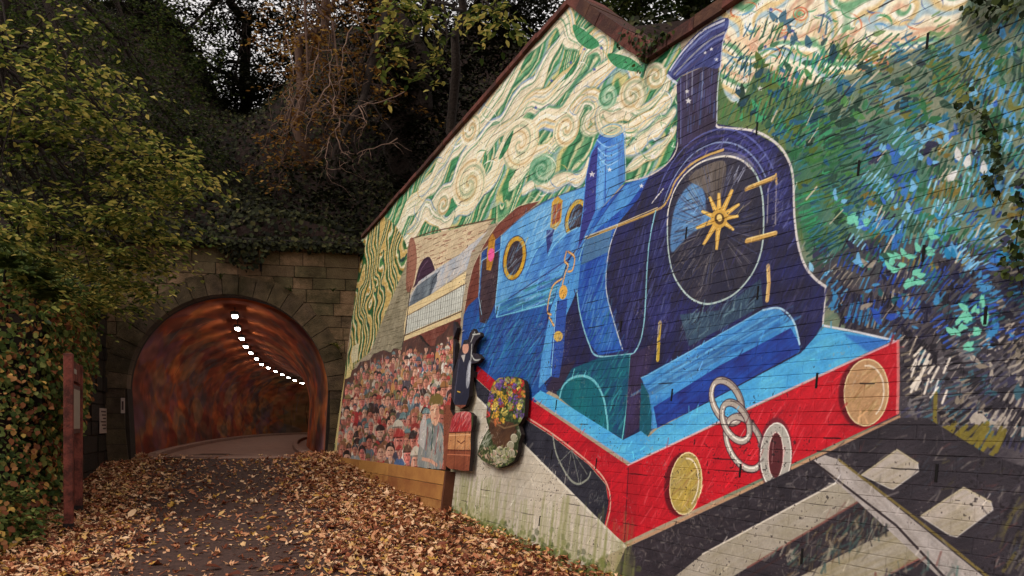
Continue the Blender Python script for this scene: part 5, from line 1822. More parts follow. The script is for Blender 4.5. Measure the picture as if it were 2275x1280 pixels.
def hill_fn(a, b):
    p = -16 + 34 * a
    d = .35 + 30 * b ** 1.5
    q = PC + RD * p + AXD * d
    ug = CX + F * q[0] / q[1]
    notch = math.exp(-((ug - 540) / 120.0) ** 2)               # the dip where the sky shows through
    zz = PT - .12 + np.interp(d, [0, 9, 30], [0, 5.6, 8]) + (1 - notch) * np.interp(d, [4, 12, 30], [0, 4.2, 5.5]) + .35 * math.sin(p * 1.3 + d) + .25 * math.sin(p * .6 - d * .8)
    return (q[0], q[1], zz if d > .5 else PT - .12)


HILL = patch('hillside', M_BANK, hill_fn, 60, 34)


def wing_top(y):
    return float(np.interp(y, [10.6, 14.9], [3.0, 4.2]))


def left_fn(a, b):
    y = -6 + 23.5 * a
    d = 14 * b ** 1.4
    x = foot_x(y) - d - (.12 if y > 10.6 else 0)
    base = gy(y) - .05
    if y > 10.6:
        base = wing_top(y) - .08
    st = float(np.interp(y, [7.5, 10.2], [0, 1]))
    r = np.interp(d, [0, .8, 3, 14], [0, .75, 2.6, 8.0]) * (1 - st) + st * np.interp(d, [0, .5, 3, 14], [0, 2.2, 4.0, 8.5]) if y <= 10.6 else np.interp(d, [0, .8, 3, 14], [0, .6, 2.0, 7.0])
    zz = base + r + (.12 * math.sin(y * 2.1 + d * 1.7) + .1 * math.sin(y * 4.3)) * min(1, d)
    return (x, y, zz)


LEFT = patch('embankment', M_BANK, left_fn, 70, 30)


def right_fn(a, b):
    s = -1.0 + 17 * a
    d = .3 + 14 * b ** 1.3
    q = WO + WA * s - WN * (d + BAT * max(0, top_at(s)))
    zz = (WO + WU * top_at(s))[2] - .25 + np.interp(d, [0, 1, 6, 14], [0, .3, 2.6, 4]) + .15 * math.sin(s * 2 + d)
    return (q[0], q[1], zz)


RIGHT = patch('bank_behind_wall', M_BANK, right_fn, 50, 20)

# ------------------------------------------------------------------ left wing wall
ww0 = np.array([-7.5, 15.0])
ww1 = np.array([-6.2, 10.6])
wd = (ww1 - ww0)
wlen = float(np.linalg.norm(wd))
wing = empty('wing_wall', (ww0[0], ww0[1], 0), math.atan2(wd[1], wd[0]), label='dark stone wing wall left of the tunnel mouth, under the ivy', cat='wall')
mb = MB()
mb.prism([(0, .3), (0, 4.2), (wlen, 3.0), (wlen, .1)], -.5, .0)
mb.build('mortar_bed', M_MORT, wing)
z = .3
while z < 4.2:
    z2 = z + R.uniform(.22, .3)
    xmax = min(wlen, wlen * (4.2 - z2) / (4.2 - 3.0))
    x = 0
    while x < xmax - .1:
        w = R.uniform(.35, .7)
        b_ = min(x + w, xmax)
        mb = MB()
        dd = R.uniform(.01, .05)
        mb.box((x + .008, -.3, z + .008), (b_ - .008, dd, z2 - .008))
        mb.build('stone', M_DARKSTONE, wing)
        x += w
    z = z2
# ------------------------------------------------------------------ boards fixed on the wall
CB = paint_boards()
painterly(CB, 3500, 6)
weather(CB)
IM_B = make_image('board_paint', CB.a)
M_BOARD = painted_mat('board_paint', IM_B, wall, BS0, BT0, CB.w / PPM, CB.h / PPM, rough=.5, bump=.05)
M_EDGE = noise_mat('board_edge', [lin((26, 20, 20)), lin((48, 38, 34))], 6, 5, .8, .3, 30)
frame = Matrix.LocRotScale(None, None, None)


def cutout(name, key, outline, label, cat, th=.05):
    """a shaped board: painted face, dark sawn edge, battens back to the wall"""
    off = BOARD_OFF[key]
    P = [wl(u, v, off) for (u, v) in outline]
    # wavier sawn edge
    Q = []
    for i in range(len(P)):
        a, b = P[i], P[(i + 1) % len(P)]
        n = max(1, int(math.dist(a, b) / .09))
        for k in range(n):
            f = k / n
            j = .008 if k else 0
            Q.append((a[0] + (b[0] - a[0]) * f + R.uniform(-j, j), a[1] + (b[1] - a[1]) * f + R.uniform(-j, j)))
    e = empty(name, label=label, cat=cat)
    e.matrix_world = MW
    n = len(Q)
    area = sum(Q[i][0] * Q[(i + 1) % n][1] - Q[(i + 1) % n][0] * Q[i][1] for i in range(n))
    if area < 0:
        Q = Q[::-1]
    V = [(x, -off, z_) for x, z_ in Q] + [(x, -off + th, z_) for x, z_ in Q]
    me = bpy.data.meshes.new('painted_face')
    me.from_pydata(V[:n], [], [tuple(range(n))])
    me.materials.append(M_BOARD)
    obj('painted_face', me, e)
    me = bpy.data.meshes.new('sawn_edge')
    me.from_pydata([(x, y + .0005, z_) for x, y, z_ in V], [], [(i, (i + 1) % n, n + (i + 1) % n, n + i) for i in range(n)] + [tuple(range(n, 2 * n))[::-1]])
    me.materials.append(M_EDGE)
    obj('sawn_edge', me, e)
    xs = [q[0] for q in Q]
    zs = [q[1] for q in Q]
    cx_, cz_ = sum(xs) / n, sum(zs) / n
    for (dx, dz) in ((-.12, .12), (.12, -.12)):
        mb = MB()
        mb.box((cx_ + dx - .04, -off + th - .002, cz_ + dz - .04), (cx_ + dx + .04, .004, cz_ + dz + .04))
        mb.build('batten', M_EDGE, e)
    return e


cutout('crowd_board', 'crowd', CROWD, 'large cut-out board painted with a crowd of platform passengers', 'painted board')
cutout('porter_board', 'porter', PORTER, 'narrow cut-out board of a dark-coated figure carrying bags beside the crowd', 'painted board')
cutout('luggage_board', 'luggage', LUGG, 'cut-out board painted with a stack of brown suitcases', 'painted board')
cutout('flower_board', 'flowers', FLOW, 'cut-out board painted with a basket of bright flowers', 'painted board')

# ------------------------------------------------------------------ timber plinth under the crowd board
M_PLANK = noise_mat('plywood', [lin((150, 96, 50)), lin((184, 132, 70)), lin((128, 74, 42)), lin((196, 150, 84))], 1.6, 9, .7, .25, 40, island=.5, pos=[.15, .4, .6, .85])
M_PLANKD = noise_mat('old_timber', [lin((70, 40, 28)), lin((104, 62, 42))], 5, 8, .8, .4, 40)
pl = empty('timber_plinth', label='yellow plank boxing at the foot of the crowd board', cat='plinth')
pl.matrix_world = MW
PO = .14


def pw(u, v):
    return wl(u, v, PO)


a0, a1 = pw(746, 1022), pw(988, 1046)
zt = a0[1]
x0_, x1_ = a0[0] - .05, a1[0]
zrow = [a1[1] - .002, pw(983, 1078)[1], pw(978, 1112)[1], pw(975, 1143)[1], -1.25]
xj = [[x0_, pw(796, 1036)[0], pw(862, 1046)[0], x1_], [x0_, pw(860, 1072)[0], x1_], [x0_, pw(858, 1100)[0], x1_], [x0_, pw(900, 1100)[0], x1_]]
for r in range(4):
    for i in range(len(xj[r]) - 1):
        mb = MB()
        dy = R.uniform(-.004, .004)
        mb.box((xj[r][i] + .003, -PO + dy, zrow[r + 1] + .004), (xj[r][i + 1] - .003, -PO + .03 + dy, zrow[r] - .002), bev=.003)
        mb.build('plank', M_PLANK, pl)
mb = MB()
mb.box((x1_ + .001, -PO + .004, zrow[4]), (x1_ + .045, .003, zrow[0] + .0))
mb.build('end_post', M_PLANKD, pl)

# ------------------------------------------------------------------ notice board on two posts, seen almost edge on
M_POST = noise_mat('post_paint', [lin((92, 44, 36)), lin((126, 64, 52)), lin((70, 36, 30)), lin((106, 58, 48))], 5, 9, .8, .5, 50)
M_PANEL = noise_mat('panel', [lin((70, 40, 34)), lin((86, 52, 44))], 4, 5, .6, .1, 40)
M_PAPER = plain('paper', lin((150, 138, 124)), .6)
pA = np.array([-5.335, 9.75])
pB = np.array([-5.86, 10.95])
dv = pB - pA
lenp = float(np.linalg.norm(dv))
nb = empty('notice_board', (pA[0], pA[1], gy(pA[1])), math.atan2(dv[1], dv[0]), label='red-brown two-post notice board at the path edge, seen edge on', cat='notice board')
for (x, zb, ht) in ((0, -.05, 2.15), (lenp, gy(pB[1]) - gy(pA[1]) - .05, 2.10)):
    mb = MB()
    mb.box((x - .052, -.052, zb), (x + .052, .052, ht), bev=.008)
    mb.build('post', M_POST, nb)
    mb = MB()
    mb.box((x - .056, -.056, zb), (x + .056, .056, zb + .16))
    mb.build('post_foot', M_EDGE, nb)
mb = MB()
mb.box((.062, -.03, 1.84), (lenp - .062, .03, 2.08))
mb.build('header_rail', M_POST, nb)
mb = MB()
mb.box((.062, -.025, 1.18), (lenp - .062, .025, 1.80), bev=.004)
pnl = mb.build('panel', M_PANEL, nb)
mb = MB()
mb.box((.16, -.032, 1.24), (lenp - .16, -.0255, 1.74))
mb.build('notice', M_PAPER, pnl)
mb = MB()
mb.box((.3, -.036, 1.93), (.62, -.031, 1.99))
mb.build('name_plate', M_PAPER, nb)

# plates on the wing wall and on the arch
M_WHITE = plain('sign_white', lin((170, 150, 140)), .5)
M_PRINT = plain('sign_print', lin((70, 50, 50)), .6)
tpos = (14.35 - 15.0) / (ww1[1] - ww0[1]) * wlen
sg = empty('wall_sign', label='small white notice plate on the dark wall left of the tunnel mouth', cat='sign')
sg.matrix_world = wing.matrix_world if False else Matrix.LocRotScale(Vector((ww0[0], ww0[1], 0)), Matrix.Rotation(math.atan2(wd[1], wd[0]), 3, 'Z').to_quaternion(), None)
mb = MB()
mb.box((tpos - .28, .052, 1.42), (tpos + .28, .066, 1.86))
mb.build('plate', M_WHITE, sg)
for i in range(6):
    mb = MB()
    zz = 1.79 - i * .06
    mb.box((tpos - .22, .0662, zz), (tpos + .22 - .08 * (i % 3), .0672, zz + .025))
    mb.build('print_line', M_PRINT, sg)
ap = empty('arch_plate', (PC[0], PC[1], 0), math.atan2(RD[1], RD[0]), label='tiny pale plate fixed on the left jamb of the arch', cat='sign')
mb = MB()
mb.box((-1.86 - .035, -.05, 1.78), (-1.86 + .03, -.032, 2.06))
mb.build('plate', M_WHITE, ap)
mb = MB()
mb.box((-1.86 - .022, -.052, 1.84), (-1.86 + .012, -.0502, 2.0))
mb.build('print_patch', M_PRINT, ap)
# ------------------------------------------------------------------ vegetation
PR_ = np.random.RandomState(101)


def unit(a):
    return a / (np.linalg.norm(a, axis=-1, keepdims=True) + 1e-9)


def leaf_mesh(name, P, A, N, L, W, mat, fold=.22, curl=.0, six=True):
    """one folded blade per row of P (base), A (axis), N (normal)"""
    A = unit(A)
    B = unit(np.cross(N, A))
    N = np.cross(A, B)
    L = L[:, None]
    W = W[:, None]
    n = len(P)
    if six:
        k = curl if hasattr(curl, '__len__') else np.full(n, curl)
        k = k[:, None]
        v = np.stack([P,
                      P + A * L * .35 + B * W * .5 + N * W * fold,
                      P + A * L * .75 + B * W * .36 + N * (W * fold * .8 + L * k * .5),
                      P + A * L + N * L * k,
                      P + A * L * .75 - B * W * .36 + N * (W * fold * .8 + L * k * .5),
                      P + A * L * .35 - B * W * .5 + N * W * fold], 1).reshape(-1, 3)
        i = np.arange(n)[:, None] * 6
        f = np.concatenate([i + np.array([[0, 3, 2, 1]]), i + np.array([[0, 5, 4, 3]])], 0)
    else:
        v = np.stack([P, P + A * L * .5 + B * W * .5 + N * W * fold, P + A * L, P + A * L * .5 - B * W * .5 + N * W * fold], 1).reshape(-1, 3)
        i = np.arange(n)[:, None] * 4
        f = i + np.array([[0, 1, 2, 3]])
    return mesh_np(name, v, f, mat)


def sprays(Cn, per, tl, up=.8, droop=.15, rs=PR_, flat=.4):
    """leaves set left and right along short twigs at the points Cn"""
    m = len(Cn)
    th = rs.uniform(0, 2 * np.pi, m)
    D = np.stack([np.cos(th), np.sin(th), rs.uniform(-droop * 2, droop, m)], 1)
    S = np.stack([-np.sin(th), np.cos(th), np.zeros(m)], 1)
    ln = tl * rs.uniform(.5, 1.2, m)
    k = np.tile(np.arange(per), m)
    i = np.repeat(np.arange(m), per)
    f = (k + .5) / per
    sgn = np.where(k % 2 == 0, 1.0, -1.0)
    P = Cn[i] + D[i] * (ln[i] * f)[:, None] + rs.normal(0, tl * .05, (m * per, 3))
    P[:, 2] -= (f ** 2) * ln[i] * droop
    ang = rs.uniform(.5, 1.1, m * per)
    A = D[i] * np.cos(ang)[:, None] + S[i] * (sgn * np.sin(ang))[:, None]
    A[:, 2] -= rs.uniform(0, .45, m * per)
    N = np.stack([rs.normal(0, flat, m * per), rs.normal(0, flat, m * per), np.full(m * per, up)], 1)
    return P, A, N


def ellipsoid(c, r, n, rs=PR_, shell=.45):
    d = unit(rs.normal(size=(n, 3)))
    k = rs.uniform(0, 1, n) ** shell
    return np.array(c) + d * k[:, None] * np.array(r)


M_BARK = noise_mat('bark', [lin((26, 20, 17)), lin((44, 34, 28)), lin((20, 16, 14))], 6, 8, .95, .9, 24, dist=.03)
M_TWIG = noise_mat('twig', [lin((74, 54, 46)), lin((108, 84, 70))], 6, 5, .9, .3, 30)
GRN = leaf_mat('leaf_yellow_green', [lin((34, 46, 22)), lin((66, 82, 36)), lin((112, 122, 56)), lin((174, 164, 84)), lin((236, 206, 118))], [.1, .3, .5, .7, .9], .4)
DKG = leaf_mat('leaf_dark', [lin((11, 13, 8)), lin((19, 21, 12)), lin((29, 30, 17)), lin((48, 42, 24))], [0, .35, .7, 1], .25)
MIDG = leaf_mat('leaf_mid', [lin((28, 38, 20)), lin((52, 66, 32)), lin((84, 94, 46)), lin((134, 130, 66))], [0, .4, .75, 1], .3)
AUT = leaf_mat('leaf_autumn', [lin((70, 40, 24)), lin((104, 68, 34)), lin((140, 100, 48)), lin((176, 138, 70)), lin((84, 80, 36))], [0, .3, .55, .8, 1], .35)
IVY = leaf_mat('leaf_ivy', [lin((13, 12, 8)), lin((27, 28, 16)), lin((48, 52, 29)), lin((80, 74, 42)), lin((124, 76, 42))], [.1, .4, .66, .86, .98], .12, rough=.75)
LIT2 = leaf_mat('leaf_dead_on_bank', [lin((84, 46, 32)), lin((134, 80, 52)), lin((176, 118, 76)), lin((206, 164, 84)), lin((150, 134, 64))], [0, .3, .6, .85, 1], .15, clump=.2)
LIT = leaf_mat('leaf_litter', [lin((74, 36, 28)), lin((126, 68, 46)), lin((174, 108, 74)), lin((210, 154, 112)), lin((236, 196, 156)), lin((204, 156, 72)), lin((92, 46, 34))], [0, .18, .38, .56, .76, .92, 1], .1, clump=.1, cscale=2.5)
MID2 = leaf_mat('leaf_shrub', [lin((40, 56, 30)), lin((78, 98, 50)), lin((122, 136, 72)), lin((184, 178, 104))], [.05, .35, .65, .95], .35)
DKM = leaf_mat('leaf_wall_ivy', [lin((20, 28, 14)), lin((36, 48, 22)), lin((66, 78, 36)), lin((120, 124, 58))], [0, .4, .7, 1], .15)
FERN = leaf_mat('leaf_fern', [lin((34, 50, 26)), lin((58, 76, 38)), lin((84, 98, 52)), lin((110, 112, 60))], [0, .4, .75, 1], .3)


def limb(p, q, r0, r1, n=5, sag=.1, rs=PR_):
    p, q = np.array(p, float), np.array(q, float)
    L = np.linalg.norm(q - p)
    P = []
    for i in range(n + 1):
        f = i / n
        w = p + (q - p) * f
        if 0 < i < n:
            w = w + rs.normal(0, L * .05, 3)
        w[2] += sag * L * math.sin(math.pi * f)
        P.append(w)
    return P, [r0 + (r1 - r0) * i / n for i in range(n + 1)]


def tree(name, label, base, trunk_top, tr, blobs, mat, size, per=9, tl=.45, up=.8, droop=.15, group='trees above the cutting', cat='tree', twigs=26, six=True, wr=.55, rs=None, flat=.4, bark=None, layer=0):
    rs = rs or PR_
    e = empty(name, tuple(base), label=label, cat=cat, group=group)
    b0 = np.array(base, float)
    mb = MB()
    P, Rr = limb(b0 * 0 + [0, 0, -.2], np.array(trunk_top) - b0, tr, tr * .5, 7, .0, rs)
    mb.tube(P, Rr, 8)
    mb.build('trunk', bark or M_BARK, e, True)
    br = MB()
    allP = []
    for (c, r, n) in blobs:
        c = np.array(c, float)
        Pn = ellipsoid(c, r, n, rs)
        if layer:                                          # boughs held in level tiers
            Pn[:, 2] = np.round((Pn[:, 2] + .25 * np.sin(Pn[:, 0] * 2.1)) / layer) * layer - .25 * np.sin(Pn[:, 0] * 2.1) + rs.normal(0, layer * .1, n)
        allP.append(Pn)
        st = np.array(P[rs.randint(3, len(P))]) + b0
        LP, LR = limb(st, c, tr * .38, tr * .12, 6, .06, rs)
        br.tube([w - b0 for w in LP], LR, 5)
        for k in range(min(twigs, n)):
            q = Pn[rs.randint(n)]
            a = LP[rs.randint(2, len(LP))]
            TP, TR = limb(a, q, tr * .06 + .007, .003, 6, rs.uniform(-.12, .16), rs)
            br.tube([w - b0 for w in TP], TR, 4, cap=False)
    br.build('branches', bark or M_BARK, e, True)
    Cn = np.concatenate(allP) - b0
    Pp, A, N = sprays(Cn, per, tl, up, droop, rs, flat)
    n = len(Pp)
    L = size * rs.uniform(.6, 1.25, n)
    obj('crown', leaf_mesh('crown', Pp, A, N, L, L * wr, mat, six=six), e)
    return e


def vol(u0, u1, v0, v1, y0, y1):
    """middle and radii of the volume that fills this window of the photograph between two depths"""
    Y = (y0 + y1) / 2
    a = at(u0, v1, Y)
    b = at(u1, v0, Y)
    return (a + b) / 2, ((b[0] - a[0]) / 2, (y1 - y0) / 2, (b[2] - a[2]) / 2)


def blob(u0, u1, v0, v1, y0, y1, n):
    c, r = vol(u0, u1, v0, v1, y0, y1)
    return (c, r, n)


# near left: layered yellow-green boughs over the bank
tree('hazel_tree', 'yellow-green leafy tree leaning over the left bank towards the tunnel', (-8.6, 11.8, 3.2), (-8.4, 11.6, 8.5), .14,
     [((-10.5, 12.5, 9.8), (2.6, 3.0, 1.0), 120), blob(170, 500, 300, 470, 10.8, 12.8, 148), blob(60, 420, 420, 560, 10.2, 12.2, 142), blob(-60, 210, 180, 330, 9.6, 11.6, 105), blob(120, 400, 540, 640, 10.8, 12.2, 93), blob(150, 330, 200, 330, 10.4, 12.4, 55),  # the first, out-of-view mass is added to shade the left bank
      blob(-80, 160, 420, 620, 9.6, 11.4, 93), blob(170, 360, 570, 690, 12.2, 13.6, 110), blob(-60, 300, 60, 200, 10, 12.5, 74), blob(-40, 240, 600, 720, 10.2, 11.6, 55)], GRN, .098, 11, .6, flat=.26, droop=.22, twigs=12, layer=.42)
tree('leafy_tree', 'mid-green tree filling the top left corner behind the near boughs', (-11, 17, 7), (-10.5, 17.2, 13), .2,
     [((-9.5, 17.5, 14.2), (5, 3.6, 1.2), 420), blob(-60, 250, -60, 220, 14.5, 18, 260), blob(200, 500, -60, 260, 16, 19.5, 300), blob(300, 520, 200, 400, 17, 19, 120), blob(-40, 260, 180, 420, 15.5, 18, 170)], MIDG, .085, 13, .6, twigs=12, six=False)  # its first mass, above the view, is added shade over the hillside
tree('holly_tree', 'dark evergreen standing behind, with bright sky gaps at its top', (-8.2, 24.5, 9), (-8, 24.6, 17), .22,
     [blob(430, 650, -60, 130, 23, 26, 330), blob(420, 660, 110, 300, 22.5, 25.5, 560), blob(300, 500, 20, 320, 23, 26, 420), blob(-40, 330, -60, 350, 23, 27, 1000), blob(200, 460, -60, 120, 23, 26, 330)], DKG, .13, 12, .7, twigs=14, six=False)
tree('beech_tree', 'thin autumn tree with tangled bare twigs and brown-yellow leaves in the middle', (-4.6, 18.6, 7.6), (-4.3, 18.5, 13.2), .13,
     [blob(600, 760, 60, 260, 16.5, 18.8, 60), blob(560, 900, -40, 160, 17, 19.4, 150), blob(640, 820, 200, 330, 16.8, 18.4, 44), blob(560, 700, 280, 420, 16.6, 18, 36), blob(740, 960, 100, 260, 17.2, 19, 50)], AUT, .1, 9, .6, twigs=13, bark=M_TWIG)
tree('ivy_clad_tree', 'dark thick-trunked tree above the portal beside the gable', (-2.4, 18.6, 7.3), (-2.3, 18.8, 14), .34,
     [((-3.8, 19.5, 15.2), (4.6, 3.4, 1.3), 460), blob(760, 1010, -60, 160, 18.5, 21.5, 330), blob(980, 1260, -80, 140, 17, 21, 560), blob(700, 900, 120, 300, 20, 22, 130), blob(900, 1100, 90, 330, 19.5, 22, 240), blob(850, 960, 60, 420, 18.2, 19.0, 330), blob(600, 900, 330, 500, 16.2, 17.6, 90)], DKG, .11, 12, .6, twigs=10, six=False)  # high first mass is unseen, added to keep sky light off the bank
tree('back_tree', 'far dark tree closing the skyline right of the sky gaps', (-3.5, 28.5, 11), (-3.4, 28.6, 18), .24,
     [((-5.5, 25, 19), (8, 5, 1.5), 520), blob(620, 960, -60, 330, 27, 31, 1150), blob(900, 1300, -80, 300, 26, 31, 1000), blob(540, 700, 120, 340, 28, 31, 240), blob(560, 720, -60, 200, 27, 31, 260)], DKG, .14, 12, .8, twigs=10, six=False)  # first mass is an unseen canopy, added to shade the hillside
tree('overhanging_branch_tree', 'tree whose bright green sprays hang in at the top beside the gable', (-1.0, 15.4, 7.0), (-1.2, 14.6, 11.5), .1,
     [blob(830, 1000, -40, 80, 12.2, 13.6, 44), blob(1040, 1180, -30, 90, 12, 13.4, 30), blob(840, 900, 60, 150, 12.4, 13.2, 12), blob(930, 1010, 90, 220, 13, 14, 10)], GRN, .13, 8, .45, droop=.5, twigs=12, wr=.48)
tree('wall_top_tree', 'leafy tree rising behind the dip in the painted wall', (2.6, 11.6, 6.2), (2.7, 11.8, 10.5), .2,
     [blob(1270, 1470, -120, 70, 10.5, 13.5, 420), blob(1430, 1660, -140, 60, 9.6, 12.5, 460), blob(1600, 2000, -260, -40, 8.6, 12, 200), blob(1300, 1420, 20, 110, 11, 12.6, 50)], MIDG, .09, 10, .45, twigs=14, six=False)
tree('far_left_tree', 'tall pale-leaved tree at the left edge high on the bank', (-15, 19, 9), (-14.6, 19, 16), .25,
     [blob(-200, 120, -120, 260, 20, 24, 420), blob(-260, 60, 200, 560, 17, 20, 330), blob(60, 330, 250, 470, 19, 22, 200)], MIDG, .13, 11, .7, twigs=10, six=False)


# pale bare twigs arching out of the autumn tree
bt = bpy.data.objects['beech_tree']
M_PALE = noise_mat('pale_twig', [lin((110, 84, 72)), lin((150, 122, 104))], 8, 4, .9, .2, 30)
mb = MB()
bl = np.array(bt.location)
rt = np.random.RandomState(17)
twl = [[(905, 205), (850, 222), (800, 234), (762, 262), (735, 300), (712, 330)], [(760, 262), (746, 290), (752, 330), (758, 378)], [(735, 170), (712, 220), (690, 262), (676, 312)], [(745, 255), (735, 210), (728, 160), (735, 110)], [(735, 300), (720, 350), (726, 390)],
       [(705, 120), (690, 180), (668, 226), (660, 260)], [(880, 310), (830, 330), (790, 342), (760, 338)], [(800, 235), (812, 275), (790, 310)], [(690, 180), (650, 190), (620, 214)], [(712, 220), (740, 235), (752, 258)], [(640, 90), (652, 150), (640, 200), (650, 240)], [(780, 60), (760, 110), (764, 160), (742, 200)]]
for tw in twl:
    q_ = [at(u + rt.uniform(-3, 3), v + rt.uniform(-3, 3), 16.6 + rt.uniform(-.15, .15)) - bl for (u, v) in tw]
    pp = []
    for i in range(len(q_) - 1):
        for k in range(3):
            pp.append(q_[i] + (q_[i + 1] - q_[i]) * (k / 3) + rt.normal(0, .022, 3))
    pp.append(q_[-1])
    mb.tube(pp, [.012 * (1 - .75 * i / (len(pp) - 1)) for i in range(len(pp))], 5)
    for k in range(7):
        i = rt.randint(0, len(pp) - 1)
        a = pp[i] + (pp[i + 1] - pp[i]) * rt.rand()
        TP, TR = limb(a, a + np.array([rt.normal(0, .3), rt.normal(0, .15), rt.uniform(-.5, .1)]), .006, .002, 4, rt.uniform(-.1, .1), rt)
        mb.tube(TP, TR, 4, cap=False)
mb.build('bare_twigs', M_PALE, bt)

# ground cover: ivy on the banks
def cover(name, G, n, mat, size, label, cat, off=.05, keep=None, rs=PR_, group=None, lift=.12):
    nv_, nu = G.shape[:2]
    i = rs.uniform(0, nu - 1.001, n * 6)
    j = rs.uniform(0, nv_ - 1.001, n * 6)
    i0, j0 = i.astype(int), j.astype(int)
    fi, fj = (i - i0)[:, None], (j - j0)[:, None]
    P = (G[j0, i0] * (1 - fi) + G[j0, i0 + 1] * fi) * (1 - fj) + (G[j0 + 1, i0] * (1 - fi) + G[j0 + 1, i0 + 1] * fi) * fj
    T1 = G[j0, i0 + 1] - G[j0, i0]
    T2 = G[j0 + 1, i0] - G[j0, i0]
    N = unit(np.cross(T1, T2))
    N[N[:, 2] < 0] *= -1
    ok = np.ones(len(P), bool) if keep is None else keep(P)
    P, N = P[ok][:n], N[ok][:n]
    m = len(P)
    P = P + N * rs.uniform(0, lift, m)[:, None] + N * off
    NN = unit(N * .7 + np.array([0, -.55, .5]) + rs.normal(0, .35, (m, 3)))
    A = unit(rs.normal(0, 1, (m, 3)) + np.array([0, -.3, -1.2]))
    L = size * rs.uniform(.5, 1.3, m)
    me = leaf_mesh(name, P, A, NN, L, L * .85, mat, six=True, fold=.12)
    return obj(name, me, kind='stuff', label=label, cat=cat)


def seen(P, pad=150):
    u = CX + F * P[:, 0] / np.maximum(P[:, 1], .1)
    v = HV - F * (P[:, 2] - CAMZ) / np.maximum(P[:, 1], .1)
    return (P[:, 1] > 2) & (u > -pad * 2) & (u < 2275 + pad) & (v > -pad * 2) & (v < 1280 + pad)


cover('hillside_ivy', HILL, 52000, IVY, .105, 'dark ivy carpeting the steep bank above the portal', 'ivy', keep=lambda P: seen(P) & (P[:, 1] < 27))
cover('embankment_ivy', LEFT, 19000, MID2, .075, 'ivy and bramble carpeting the left bank', 'ivy', keep=lambda P: seen(P) & (P[:, 1] > 5.5) & (P[:, 1] < 13.5) & (P[:, 2] < 5))
cover('embankment_leaves', LEFT, 6000, LIT2, .075, 'brown fallen leaves caught on the left bank', 'leaves', off=.11, keep=lambda P: seen(P) & (P[:, 1] > 5.5) & (P[:, 1] < 12.0) & (P[:, 2] < 3.4))
cover('wall_bank_ivy', RIGHT, 6000, IVY, .09, 'ivy on the bank behind the painted wall', 'ivy', keep=lambda P: seen(P))

# ivy spilling over the portal's coping
n = 2600
x = PR_.uniform(PL, PR, n)
hang = .12 + .5 * np.clip(np.sin(x * 2.3 + 1) * .6 + np.sin(x * 5.1) * .3, 0, 1) * (x > -1.0)
tt = PR_.uniform(0, 1, n) ** 1.6
zz = PT + .1 - tt * (hang + .12)
dpt = np.where(zz > PT, PR_.uniform(-.1, .5, n), -.1 - PR_.uniform(0, .1, n))
P = np.stack([PC[0] + RD[0] * x + AXD[0] * dpt, PC[1] + RD[1] * x + AXD[1] * dpt, zz], 1)
N = unit(np.array([-AXD[0], -AXD[1], .5]) + PR_.normal(0, .4, (n, 3)))
A = unit(PR_.normal(0, .7, (n, 3)) + np.array([0, 0, -1]))
L = PR_.uniform(.05, .12, n)
e = empty('portal_ivy', tuple(np.append(PC, PT)), label='trailing ivy hanging over the top course of the tunnel portal', cat='ivy')
obj('leaves', leaf_mesh('leaves', P - np.append(PC, PT), A, N, L, L * .85, IVY, fold=.1), e)


n = 5200                                                  # climbing ivy on the near half of the wing wall
f_ = PR_.uniform(0, 1, n) ** .8
x = wlen * (.38 + .64 * f_)
zz = PR_.uniform(0, 1, n)
ztp = 4.2 + (3.0 - 4.2) * np.minimum(1, x / wlen)
zlo = np.interp(x / wlen, [.38, .6, .8, 1.02], [2.6, 1.7, 1.0, .5])
zz = zlo + (ztp + .15 - zlo) * zz
we = np.array([wd[0], wd[1]]) / wlen
wnrm = np.array([-we[1], we[0]])
dpt = PR_.uniform(.05, .22, n)
ne = 1100                                                 # round the near end of the wall
x[:ne] = wlen + PR_.uniform(.03, .2, ne)
dpt[:ne] = PR_.uniform(-1.0, .15, ne)
zz[:ne] = PR_.uniform(.4, 3.15, ne)
P = np.stack([ww0[0] + we[0] * x + wnrm[0] * dpt, ww0[1] + we[1] * x + wnrm[1] * dpt, zz], 1)
sh = PR_.permutation(n)
P = P[sh]
e = empty('wing_ivy', (ww1[0], ww1[1], gy(ww1[1])), label='thick ivy hanging over the near half of the left wing wall', cat='ivy')
N = unit(np.array([wnrm[0], wnrm[1] - .4, .45]) + PR_.normal(0, .4, (n, 3)))
A = unit(PR_.normal(0, .7, (n, 3)) + np.array([0, 0, -.9]))
L = PR_.uniform(.05, .11, n)
ob = np.array([ww1[0], ww1[1], gy(ww1[1])])
k = n * 70 // 100
obj('leaves', leaf_mesh('leaves', P[:k] - ob, A[:k], N[:k], L[:k], L[:k] * .85, MID2, fold=.1), e)
obj('dead_leaves', leaf_mesh('dead_leaves', P[k:] - ob, A[k:], N[k:], L[k:], L[k:] * .7, LIT2, fold=.2), e)


